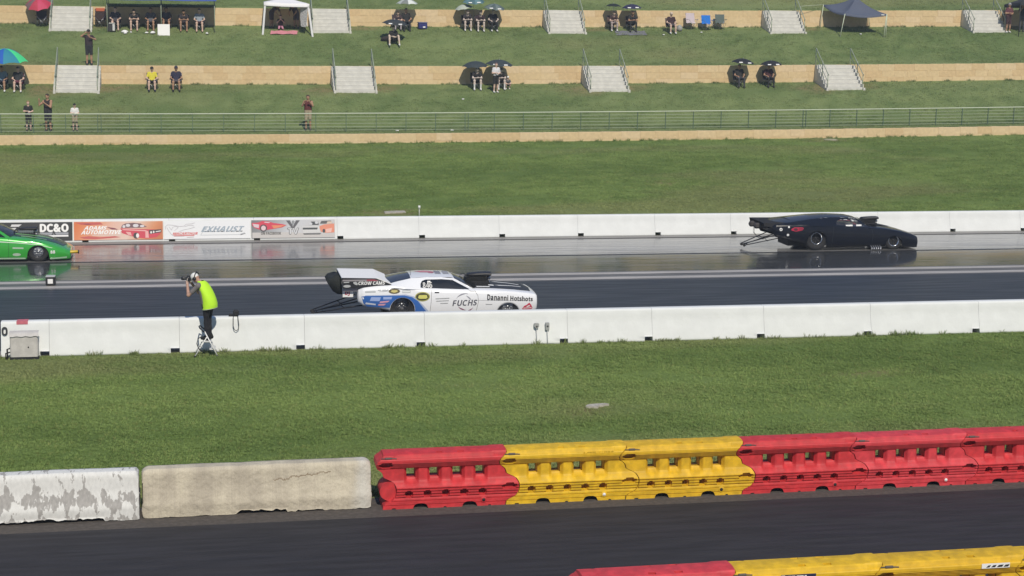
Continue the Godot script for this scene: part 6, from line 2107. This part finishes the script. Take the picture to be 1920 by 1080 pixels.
	# ------------------------------------------------ upper terrace, left to right
	var o := umbrella(on_land(-8.75, 93.35), 1.62, 0.75, [mat(Color(0.45, 0.03, 0.07), 0.7), mat(Color(0.50, 0.04, 0.10), 0.7), mat(Color(0.42, 0.03, 0.06), 0.7), mat(Color(0.16, 0.10, 0.10), 0.7)], "red umbrella leaning by the upper left stairs", Vector3(0.5, 0, 0.1), 0.0, 0.5)
	o.position.y -= 0.1
	camp_chair(on_land(-8.55, 93.2), 0.1, Color(0.03, 0.028, 0.032), "dark empty camp chair under the red umbrella")
	var oc := camp_chair(on_land(-5.42, 93.2), 0.0, Color(0.035, 0.018, 0.016), "empty dark camp chair with orange headrest right of the upper left stairs", 1.02)
	var hs := begin()
	bevel_box(hs, Vector3(0, 0.98, -0.36), Vector3(0.50, 0.20, 0.07), 0.03)
	part(oc, "headrest", done(hs), mat(Color(0.50, 0.13, 0.06), 0.9))
	build_marquee()
	var mx := [[-4.57, 92.5, "sit", Color(0.05, 0.05, 0.06), Color(0.06, 0.05, 0.05), pale, "leftmost person seated under the blue marquee"], [-3.55, 92.45, "lean", black, black, pale, "second person from left under the blue marquee, in black"], [-2.65, 92.5, "sit", Color(0.10, 0.10, 0.11), Color(0.10, 0.10, 0.11), tan, "third person from left under the blue marquee, in grey"], [-1.80, 92.6, "sit", Color(0.03, 0.03, 0.04), black, tan, "fourth person from left under the blue marquee, behind the white board"], [-0.84, 92.4, "lean", Color(0.03, 0.026, 0.03), Color(0.04, 0.03, 0.03), tan, "fifth person from left under the blue marquee, leaning forward"], [0.02, 92.35, "sit", Color(0.26, 0.30, 0.34), Color(0.05, 0.015, 0.02), pale, "rightmost person under the blue marquee, in a light grey shirt"]]
	for q in mx: seated(q[0], q[1], q[2], 1.74, {"shirt": q[3], "bottom": q[4], "skin": q[5], "shoe": q[5]}, q[6], Color(0.012, 0.012, 0.015), "black camp chair of the " + q[6].replace(" under the blue marquee", " in the marquee").replace(", in black", "").replace(", in grey", "").replace(", behind the white board", "").replace(", leaning forward", "").replace(", in a light grey shirt", ""), 0.0, "people under the blue marquee")
	build_white_tent()
	person(on_land(4.05, 93.35), 0.9, "bend", 1.65, {"shirt": Color(0.05, 0.03, 0.035), "bottom": Color(0.05, 0.03, 0.035), "skin": tan}, "person bending at the left inside the white tent", "people in the white tent")
	person(on_land(4.55, 92.95), 0.0, "kneel", 1.40, {"shirt": Color(0.04, 0.025, 0.03), "bottom": Color(0.55, 0.25, 0.34), "skin": pale, "hair": Color(0.06, 0.03, 0.02), "long_hair": true, "legs": "long"}, "girl in pink trousers kneeling inside the white tent", "people in the white tent")
	person(on_land(5.45, 93.3), -0.5, "bend", 1.68, {"shirt": Color(0.03, 0.022, 0.026), "bottom": Color(0.05, 0.04, 0.05), "skin": tan}, "person bending at the right inside the white tent", "people in the white tent")
	# silver umbrella
	umbrella(on_land(11.82, 93.3), 1.72, 0.66, [mat(Color(0.42, 0.46, 0.43), 0.6), mat(Color(0.66, 0.69, 0.64), 0.6), mat(Color(0.20, 0.22, 0.20), 0.6)], "silver umbrella over the person beside the blue cool box", Vector3(0.03, 0, 0), 0.0, 0.42)
	seated(11.75, 92.75, "sit", 1.78, {"shirt": black, "bottom": Color(0.02, 0.02, 0.024), "legs": "long", "skin": tan}, "person in black seated under the silver umbrella", black, "black camp chair under the silver umbrella")
	seated(11.25, 92.85, "lean", 1.62, {"shirt": Color(0.05, 0.03, 0.035), "bottom": Color(0.48, 0.42, 0.46), "legs": "long", "skin": pale}, "person in pale trousers left of the one under the silver umbrella", Color(0.06, 0.045, 0.045), "brown camp chair left of the silver umbrella")
	# the one on the slope under a black umbrella
	umbrella(on_land(10.85, 90.95), 1.30, 0.74, [mat(Color(0.030, 0.036, 0.038), 0.75)], "charcoal umbrella over the person sitting low on the slope", Vector3(0.14, 0, -0.05), 0.0, 0.32, true)
	person(on_land(10.72, 90.65) + Vector3(0, 0.0, 0), 0.0, "low", 1.72, {"shirt": black, "bottom": black, "skin": Color(0.62, 0.50, 0.40), "shoe": white}, "person in black sitting low on the slope under the charcoal umbrella", "seated spectators")
	var st := begin(true)
	tube(st, [Vector3(-0.5, 0.05, 0), Vector3(-0.42, 0.13, 0), Vector3(-0.1, 0.17, 0.02), Vector3(0.25, 0.16, 0), Vector3(0.5, 0.09, 0), Vector3(0.56, 0.04, 0)], [0.03, 0.10, 0.15, 0.15, 0.09, 0.03], 10)
	solo("kit_bag", done(st), mat(Color(0.03, 0.024, 0.022), 0.9), "dark kit bag lying on the slope behind the low sitting person", "bag", on_land(10.55, 91.15))
	# group of three
	var teal := mat(Color(0.05, 0.12, 0.14), 0.7)
	var teal2 := mat(Color(0.10, 0.20, 0.22), 0.7)
	umbrella(on_land(15.72, 93.3), 1.86, 0.66, [teal, teal2], "teal umbrella, upper one over the group of three", Vector3(0.22, 0, 0.05), 0.0, 0.45, true)
	umbrella(on_land(16.95, 93.2), 1.50, 0.64, [mat(Color(0.07, 0.10, 0.10), 0.7), mat(Color(0.13, 0.17, 0.16), 0.7)], "grey green umbrella over the right one of the group of three", Vector3(0.18, 0, -0.06), 0.0, 0.42, true)
	umbrella(on_land(15.12, 93.45), 1.40, 0.55, [mat(Color(0.42, 0.46, 0.38), 0.7)], "pale umbrella at the left of the group of three", Vector3(0.1, 0, 0.2), 0.0, 0.42)
	for q in [[15.32, 92.85, "lean", "left one of the three people under the teal umbrellas", Color(0.024, 0.022, 0.026)], [16.06, 92.7, "lean", "middle one of the three people under the teal umbrellas", Color(0.030, 0.014, 0.018)], [16.86, 92.75, "sit", "right one of the three people under the teal umbrellas", Color(0.018, 0.018, 0.022)]]:
		seated(q[0], q[1], q[2], 1.74, {"shirt": q[4], "bottom": black, "legs": "shorts" if q[0] < 16.5 else "long", "skin": Color(0.56, 0.46, 0.40), "shoe": white}, q[3], Color(0.04, 0.028, 0.026), "dark camp chair of the " + q[3].replace("people ", ""))
	# two under black and navy umbrellas with a rug
	umbrella(on_land(24.12, 93.35), 1.52, 0.48, [mat(Color(0.010, 0.016, 0.010), 0.7)], "small black umbrella left of the navy umbrella", Vector3(0.06, 0, 0), 0.0, 0.34)
	seated(24.08, 92.85, "lean", 1.70, {"shirt": Color(0.04, 0.02, 0.02), "bottom": Color(0.40, 0.33, 0.31), "legs": "long", "skin": pale, "shoe": white}, "person in pale trousers seated under the small black umbrella", Color(0.09, 0.055, 0.045), "brown camp chair under the small black umbrella")
	umbrella(on_land(25.22, 93.3), 1.50, 0.62, [mat(Color(0.022, 0.020, 0.060), 0.7)], "navy umbrella with white patches above the grey rug", Vector3(0.08, 0, 0.04), 0.0, 0.38, true)
	seated(25.2, 92.75, "lean", 1.78, {"shirt": black, "bottom": black, "legs": "long", "skin": tan, "fat": 1.12, "sock": white}, "person in black seated under the navy umbrella", Color(0.09, 0.06, 0.05), "brown camp chair under the navy umbrella")
	st = begin()
	slope_sheet(st, 24.05, 25.9, 92.0, 92.95, 0.025)
	solo("picnic_rug", done(st), worn(Color(0.22, 0.22, 0.25), 0.95, 2.0, 0.6), "grey picnic rug in front of the navy umbrella couple", "rug")
	seated(27.5, 92.25, "sit", 1.72, {"shirt": Color(0.04, 0.016, 0.022), "bottom": Color(0.10, 0.09, 0.09), "skin": pale, "cap": Color(0.58, 0.46, 0.36), "shoe": white}, "person in a pale cap seated alone left of the empty chairs", Color(0.10, 0.07, 0.055), "brown camp chair of the lone person in the pale cap")
	camp_chair(on_land(28.95, 93.25), 0.1, Color(0.52, 0.45, 0.47), "pale pink empty folding chair, leftmost of three by the upper wall", 1.0)
	camp_chair(on_land(29.85, 93.05), 0.0, Color(0.012, 0.16, 0.55), "bright blue empty camp chair, middle of three by the upper wall")
	camp_chair(on_land(30.75, 93.25), -0.1, Color(0.10, 0.13, 0.115), "grey green empty camp chair, rightmost of three by the upper wall")
	build_navy_canopy()
	build_dark_canopy()
	person(on_land(48.95, 92.3), 0.1, "cup", 1.80, {"shirt": Color(0.11, 0.035, 0.045), "bottom": Color(0.05, 0.02, 0.025), "skin": tan, "cap": Color(0.30, 0.30, 0.32), "shoe": white, "fat": 1.05}, "person in a maroon shirt and cap standing before the dark canopy", standing)
	person(on_land(49.95, 92.5), -0.2, "phone", 1.72, {"shirt": Color(0.012, 0.012, 0.014), "bottom": Color(0.07, 0.07, 0.075), "legs": "long", "skin": tan}, "person in black standing under the dark canopy at the right edge", standing)

func flat_disc(rx: float, ry: float) -> ArrayMesh:
	var st := begin()
	prism(st, pv(disc(0, 0, rx, ry, 14)), 0.0, 0.004)
	return done(st)

# a cloth laid on the slope
func slope_sheet(st: SurfaceTool, x0: float, x1: float, d0: float, d1: float, lift: float) -> void:
	var rows := []
	for i in 6:
		var d := lerpf(d0, d1, i / 5.0)
		var r := []
		for k in 9:
			var x := lerpf(x0, x1, k / 8.0) + (i - 2) * 0.02
			r.append(Vector3(x, land(x, d) + lift + 0.02 * sin(x * 9.0 + d * 5.0), -d))
		rows.append(r)
	sheet(st, rows)

func post(o: Node, called: String, a: Vector3, b: Vector3, r: float, m: Material) -> void:
	var st := begin(true)
	tube(st, [a, b], r, 6)
	part(o, called, done(st), m)

# a four-sided canopy roof: corners a (front left), b (front right), c (rear right), d (rear left), and the peak
func canopy_roof(st: SurfaceTool, cs: Array, peak: Vector3, sag: float, valance: float) -> void:
	for k in 4:
		var a: Vector3 = cs[k]
		var b: Vector3 = cs[(k + 1) % 4]
		var rows := []
		for i in 7:
			var t := i / 6.0
			var r := []
			for j in 9:
				var s := j / 8.0
				var e := a.lerp(b, s)
				var p := e.lerp(peak, t)
				p.y -= sag * sin(PI * t) * (0.55 + 0.45 * sin(PI * s)) + (sag * 0.5 * sin(PI * s) * (1.0 - t))
				r.append(p)
			rows.append(r)
		sheet(st, rows)
		if valance > 0.0:
			var low := []
			for p in rows[0]: low.append(p - Vector3(0, valance, 0))
			sheet(st, [low, rows[0]])

func build_marquee() -> void:
	var o := thing("marquee", "long blue marquee sheltering six seated people in its shade", "marquee", Vector3.ZERO)
	var x0 := -4.98
	var x1 := 0.86
	var ground0 := land(x0, 92.3)
	var top := ground0 + 1.78
	var blue := mat(Color(0.05, 0.10, 0.48), 0.6)
	for x in [x0, (x0 + x1) * 0.5, x1]:
		post(o, "post", Vector3(x, land(x, 92.2) - 0.02, -92.2), Vector3(x, top + 0.1, -92.2), 0.02, M.galvanised)
		post(o, "post", Vector3(x, land(x, 93.75) - 0.02, -93.75), Vector3(x, top + 0.1, -93.75), 0.02, M.galvanised)
	var st := begin()
	for k in 2:
		var a := lerpf(x0 - 0.12, x1 + 0.1, k / 2.0)
		var b := lerpf(x0 - 0.12, x1 + 0.1, (k + 1) / 2.0)
		canopy_roof(st, [Vector3(a, top + 0.25, -91.9), Vector3(b, top + 0.25, -91.9), Vector3(b, top + 0.25, -94.9), Vector3(a, top + 0.25, -94.9)], Vector3((a + b) * 0.5, top + 0.95, -93.4), 0.05, 0.26)
	part(o, "canopy", done(st), blue)
	st = begin()
	for q in [[-3.2, 0.4], [-0.4, 0.3]]: box(st, Vector3(q[0], top + 0.09, -91.89), Vector3(q[1], 0.1, 0.006))
	part(o, "printed_patch", done(st), M.white)
	# things lying in front of it
	st = begin()
	bevel_box(st, Vector3(0, 0.32, 0), Vector3(0.66, 0.64, 0.02), 0.006)
	var bo := solo("white_board", done(st), mat(Color(0.78, 0.78, 0.75), 0.6), "square white board leaning in the grass before the blue marquee", "board", on_land(-1.93, 91.75))
	bo.rotation.x = -0.25
	var cool := thing("cool_box", "black and white cool box at the marquee's left post", "cool box", on_land(-4.75, 92.35))
	st = begin()
	bevel_box(st, Vector3(0, 0.22, 0), Vector3(0.42, 0.42, 0.34), 0.02)
	part(cool, "tub", done(st), mat(Color(0.03, 0.03, 0.03), 0.6))
	st = begin()
	bevel_box(st, Vector3(0.02, 0.46, 0), Vector3(0.34, 0.05, 0.36), 0.015)
	box(st, Vector3(0.11, 0.24, 0.176), Vector3(0.12, 0.36, 0.012))
	part(cool, "lid", done(st), mat(Color(0.60, 0.60, 0.58), 0.5))
	var bags := [[-4.05, 92.15, 0.16, "larger white plastic bag by the marquee's left seats"], [-4.0, 91.95, 0.11, "crumpled white paper in the grass before the marquee's left seats"], [-3.72, 92.15, 0.08, "small white packet between the marquee's first two people"], [-2.86, 92.05, 0.09, "flat white packet before the third person in the marquee"], [-2.52, 92.0, 0.15, "white carrier bag left of the white board"], [0.42, 92.0, 0.10, "white packet by the marquee's right post"]]
	var n := 0
	for q in bags:
		st = begin(true)
		lathe(st, [Vector2(0.001, 0.0), Vector2(q[2], 0.01), Vector2(q[2] * 0.9, q[2] * 0.5), Vector2(q[2] * 0.4, q[2] * 0.9), Vector2(0.001, q[2] * 0.95)], 9, Transform3D(Basis.from_scale(Vector3(1.3, 1, 0.8)).rotated(Vector3.UP, n), Vector3.ZERO))
		solo("white_bag", done(st), M.white, q[3], "bag", on_land(q[0], q[1]), 0.0, "white bags before the marquee")
		n += 1

func build_white_tent() -> void:
	var o := thing("pop_up_tent", "white pop-up tent with splayed legs right of the blue marquee", "tent", Vector3.ZERO)
	var white := mat(Color(0.78, 0.78, 0.79), 0.6)
	white.backlight_enabled = true
	white.backlight = Color(0.3, 0.3, 0.3)
	var fl := on_land(3.50, 91.95)
	var fr := on_land(6.27, 91.7)
	var ey := fl.y + 1.80
	var cs := [Vector3(3.66, ey, -91.95), Vector3(6.02, ey - 0.06, -91.75), Vector3(5.98, ey, -93.75), Vector3(3.72, ey + 0.04, -93.8)]
	var feet := [fl, fr, on_land(6.1, 93.8), on_land(3.6, 93.85)]
	for k in 4:
		var st := begin()
		var a: Vector3 = feet[k]
		var b: Vector3 = cs[k]
		var d := (b - a).normalized()
		var s := Vector3(0.052, 0, 0) if k < 2 else Vector3(0.03, 0, 0)
		var dz := Vector3(0, 0, 0.03)
		quad(st, a - s + dz, a + s + dz, b + s + dz, b - s + dz)
		quad(st, a + s - dz, a - s - dz, b - s - dz, b + s - dz)
		quad(st, a + s + dz, a + s - dz, b + s - dz, b + s + dz)
		quad(st, a - s - dz, a - s + dz, b - s + dz, b - s - dz)
		part(o, "leg", done(st), white)
	var st := begin(true)
	canopy_roof(st, [cs[0] + Vector3(-0.08, 0, 0.05), cs[1] + Vector3(0.08, 0, 0.05), cs[2] + Vector3(0.08, 0, -0.02), cs[3] + Vector3(-0.08, 0, -0.02)], Vector3(4.82, ey + 0.33, -92.8), 0.05, 0.18)
	part(o, "canopy", done(st), white)
	st = begin(true)
	tube(st, [cs[3] - Vector3(0, 0.28, 0), cs[2] - Vector3(0, 0.28, 0)], 0.025, 5)
	part(o, "cross_bar", done(st), white)
	st = begin(true)
	sheet(st, [[cs[1] + Vector3(-0.38, -1.25, -0.3), cs[1] + Vector3(-0.12, -1.3, -0.1)], [cs[1] + Vector3(-0.42, -0.8, -0.35), cs[1] + Vector3(-0.03, -0.7, -0.02)], [cs[1] + Vector3(-0.40, -0.1, -0.3), cs[1] + Vector3(0, -0.1, 0)]])
	part(o, "side_flap", done(st), worn(Color(0.62, 0.62, 0.63), 0.7, 1.5, 0.5))
	st = begin()
	slope_sheet(st, 3.95, 5.45, 91.95, 92.65, 0.05)
	solo("foam_mat", done(st), mat(Color(0.62, 0.24, 0.28), 0.9), "pink foam mat in front of the white tent", "mat")

func build_navy_canopy() -> void:
	var o := thing("canopy_tent", "sagging navy canopy tent lowered on pale poles at the upper right", "tent", Vector3.ZERO)
	var cloth := mat(Color(0.080, 0.096, 0.140), 0.8)
	var feet := [on_land(37.78, 91.75), on_land(40.5, 91.6), on_land(40.45, 93.7), on_land(37.25, 93.7)]
	var cs := [feet[0] + Vector3(0.24, 1.36, 0), feet[1] + Vector3(0.12, 1.40, 0), feet[2] + Vector3(-0.1, 1.28, 0), feet[3] + Vector3(0.16, 1.40, 0)]
	for k in 4: post(o, "pole", feet[k], cs[k], 0.026, M.rail_pale)
	post(o, "pole", feet[1] + Vector3(0.13, 0, 0), cs[1] + Vector3(0.02, 0, 0), 0.022, M.rail_pale)
	var st := begin(true)
	canopy_roof(st, cs, Vector3(39.05, cs[0].y + 1.02, -92.7), 0.26, 0.10)
	part(o, "canopy", done(st), cloth)
	st = begin()
	box(st, cs[1] + Vector3(-0.26, -0.05, 0.02), Vector3(0.2, 0.05, 0.008))
	part(o, "printed_patch", done(st), M.white)
	st = begin(true)
	tube(st, [cs[3], Vector3(35.75, cs[3].y - 0.12, -93.3)], 0.012, 5)
	part(o, "guy_rope", done(st), M.rail_pale)

func build_dark_canopy() -> void:
	var o := thing("canopy_tent", "dark canopy tent cut by the right edge beside the upper stairs", "tent", Vector3.ZERO)
	var cloth := mat(Color(0.022, 0.023, 0.026), 0.85)
	var feet := [on_land(49.3, 91.6), on_land(52.3, 91.6), on_land(52.3, 93.7), on_land(49.35, 93.7)]
	var cs := []
	for f in feet: cs.append(Vector3(f.x, feet[0].y + 1.95, f.z))
	cs[0].y += 0.15
	cs[1].y -= 0.35
	for k in 4: post(o, "pole", feet[k], cs[k], 0.022, M.black)
	var st := begin(true)
	canopy_roof(st, cs, Vector3(50.8, cs[0].y + 0.55, -92.65), 0.05, 0.18)
	part(o, "canopy", done(st), cloth)

# ---------------------------------------------------------------- small things
func build_small_things() -> void:
	# electrical cabinet at the end of the near wall
	var o := thing("power_cabinet", "pale grey power cabinet with a creased hood at the end of the near wall", "cabinet", Vector3(-4.20, 0.0, -38.62))
	var shell := worn(Color(0.55, 0.53, 0.50), 0.7, 0.8, 0.86)
	var st := begin()
	bevel_box(st, Vector3(0, 0.32, 0), Vector3(0.64, 0.55, 0.20), 0.02)
	part(o, "case", done(st), shell)
	st = begin()
	bevel_box(st, Vector3(0, 0.31, 0.105), Vector3(0.60, 0.50, 0.012), 0.004)
	var door := part(o, "door", done(st), shell)
	st = begin(true)
	tube(st, [Vector3(0.10, 0.30, 0.11), Vector3(0.10, 0.30, 0.125)], 0.016, 8)
	part(door, "lock", done(st), M.dark)
	st = begin(true)
	var rows := []
	for i in 5:
		var r := []
		for k in 15:
			var x := -0.335 + 0.67 * k / 14.0
			var t := i / 4.0
			r.append(Vector3(x, 0.66 - 0.10 * t * t + 0.010 * sin(x * 30.0) * t, -0.11 + 0.25 * sqrt(t)))
		rows.append(r)
	sheet(st, rows, true)
	part(o, "hood", done(st), shell)
	st = begin()
	box(st, Vector3(0, 0.025, 0), Vector3(0.66, 0.05, 0.22))
	part(o, "plinth", done(st), M.dark)
	st = begin(true)
	tube(st, [Vector3(-0.39, 0.0, 0.05), Vector3(-0.39, 0.24, 0.04), Vector3(-0.33, 0.26, 0.03)], 0.022, 7)
	part(o, "conduit", done(st), M.dark)
	st = begin(true)
	tube(st, [Vector3(-0.43, 0.0, 0.03), Vector3(-0.43, 0.14, 0.02), Vector3(-0.33, 0.16, 0.0)], 0.018, 7)
	part(o, "conduit", done(st), M.dark)
	# two small boxes on the near wall
	for q in [[8.24, "left rounded outlet box on the near wall in front of the white car's nose"], [8.52, "right square outlet box on the near wall in front of the white car's nose"]]:
		var b := thing("outlet_box", q[1], "outlet box", Vector3(q[0], 0.42, -38.86), 0.0, "outlet boxes on the near wall")
		st = begin()
		if q[0] < 8.4: prism(st, pv([[-0.06, 0.03], [-0.06, 0.10], [-0.045, 0.115], [0.045, 0.115], [0.06, 0.10], [0.06, 0.03], [0.0, -0.03]]), -0.02, 0.06)
		else: bevel_box(st, Vector3(0, 0.03, 0.02), Vector3(0.10, 0.20, 0.08), 0.012)
		part(b, "case", done(st), mat(Color(0.36, 0.37, 0.36), 0.6))
		st = begin(true)
		tube(st, [Vector3(0.0, 0.04, 0.055), Vector3(0.0, 0.04, 0.07)], 0.025, 10)
		part(b, "socket", done(st), mat(Color(0.10, 0.10, 0.10), 0.5))
		st = begin(true)
		tube(st, [Vector3(0, -0.04, 0.03), Vector3(0, -0.3, 0.09), Vector3(0, -0.42, 0.10)], 0.010, 6)
		part(b, "conduit", done(st), mat(Color(0.45, 0.46, 0.45), 0.6))
	# timing box on the centre strip
	o = thing("timing_block", "black timing block with a white face on the centre strip", "timing block", Vector3(-4.50, 0.008, -49.0))
	st = begin()
	bevel_box(st, Vector3(0, 0.125, 0), Vector3(0.28, 0.25, 0.30), 0.02)
	part(o, "block", done(st), M.black)
	st = begin()
	bevel_box(st, Vector3(0, 0.125, 0.152), Vector3(0.15, 0.14, 0.01), 0.003)
	part(o, "reflector_plate", done(st), M.white)
	st = begin()
	bevel_box(st, Vector3(0, 0.262, 0), Vector3(0.27, 0.022, 0.30), 0.006)
	part(o, "top_plate", done(st), mat(Color(0.45, 0.45, 0.45), 0.6))
	# slabs and a marker in the grass
	var slab_m := worn(Color(0.50, 0.47, 0.40), 0.9, 0.8, 0.7, 0.3, 0.02)
	st = begin()
	prism(st, pv([[-0.26, -0.05], [-0.10, -0.12], [0.0, -0.10], [0.03, -0.02], [0.28, 0.06], [0.22, 0.14], [-0.05, 0.12], [-0.2, 0.06]]), -0.05, 0.06, Transform3D(Basis(Vector3.RIGHT, -PI / 2), Vector3.ZERO))
	solo("stone_slab", done(st), slab_m, "broken pale slab lying flat in the near lawn", "slab", on_land(8.18, 32.2))
	st = begin()
	prism(st, pv([[-0.42, -0.12], [0.42, -0.10], [0.46, 0.35], [-0.05, 0.40], [-0.38, 0.2]]), -0.05, 0.05, Transform3D(Basis(Vector3.RIGHT, -PI / 2), Vector3.ZERO))
	solo("stone_slab", done(st), slab_m, "flat concrete slab in bare soil just behind the far white wall", "slab", on_land(7.3, 61.2), 0.1)
	st = begin(true)
	lathe(st, [Vector2(0.001, 0.05), Vector2(0.30, 0.05), Vector2(0.34, 0.03), Vector2(0.36, 0.0)], 20)
	solo("manhole_cover", done(st), mat(Color(0.30, 0.29, 0.19), 0.9), "round cover in the grass below the low limestone wall", "cover", on_land(31.84, 77.9))
	st = begin(true)
	tube(st, [Vector3(0, 0, 0), Vector3(0, 0.36, 0), Vector3(0, 0.38, 0)], 0.02, 7)
	tube(st, [Vector3(0, 0.36, 0), Vector3(0, 0.47, 0)], 0.045, 9)
	solo("marker_post", done(st), M.white, "thin white marker post behind the far white wall", "post", on_land(8.12, 60.2))
	# litter on the slopes
	for q in [[13.67, 84.2, "white scrap of litter on the slope below the umbrella couple"], [9.67, 80.12, "white scrap of litter under the fence, left of two"], [12.46, 80.12, "white scrap of litter under the fence, right of two"], [26.85, 92.0, "tiny white scrap in the grass left of the lone person in the pale cap"], [39.2, 92.05, "white bottle on the grass in the navy canopy's shade"], [29.35, 92.55, "white bottle standing left of the bright blue chair"]]:
		st = begin()
		bevel_box(st, Vector3(0, 0.04, 0), Vector3(0.16, 0.06, 0.10), 0.015)
		solo("paper_scrap", done(st), M.white, q[2], "scrap", on_land(q[0], q[1]), q[0], "litter on the slopes")
	o = thing("cool_box", "blue cool box right of the person under the silver umbrella", "cool box", on_land(12.72, 93.35), 0.15)
	st = begin()
	bevel_box(st, Vector3(0, 0.18, 0), Vector3(0.52, 0.32, 0.32), 0.03)
	part(o, "tub", done(st), mat(Color(0.025, 0.03, 0.16), 0.5))
	st = begin()
	bevel_box(st, Vector3(0, 0.37, 0), Vector3(0.54, 0.07, 0.34), 0.02)
	part(o, "lid", done(st), mat(Color(0.10, 0.11, 0.22), 0.5))
	st = begin()
	box(st, Vector3(0.06, 0.12, 0.163), Vector3(0.14, 0.08, 0.006))
	part(o, "label_patch", done(st), M.white)
	st = begin(true)
	lathe(st, [Vector2(0.001, 0.0), Vector2(0.16, 0.01), Vector2(0.19, 0.15), Vector2(0.15, 0.30), Vector2(0.05, 0.38), Vector2(0.001, 0.38)], 12)
	solo("shopping_bag", done(st), worn(Color(0.45, 0.45, 0.42), 0.8, 2.0, 0.5), "pale shopping bag right of the lone person in the pale cap", "bag", on_land(28.1, 92.95))
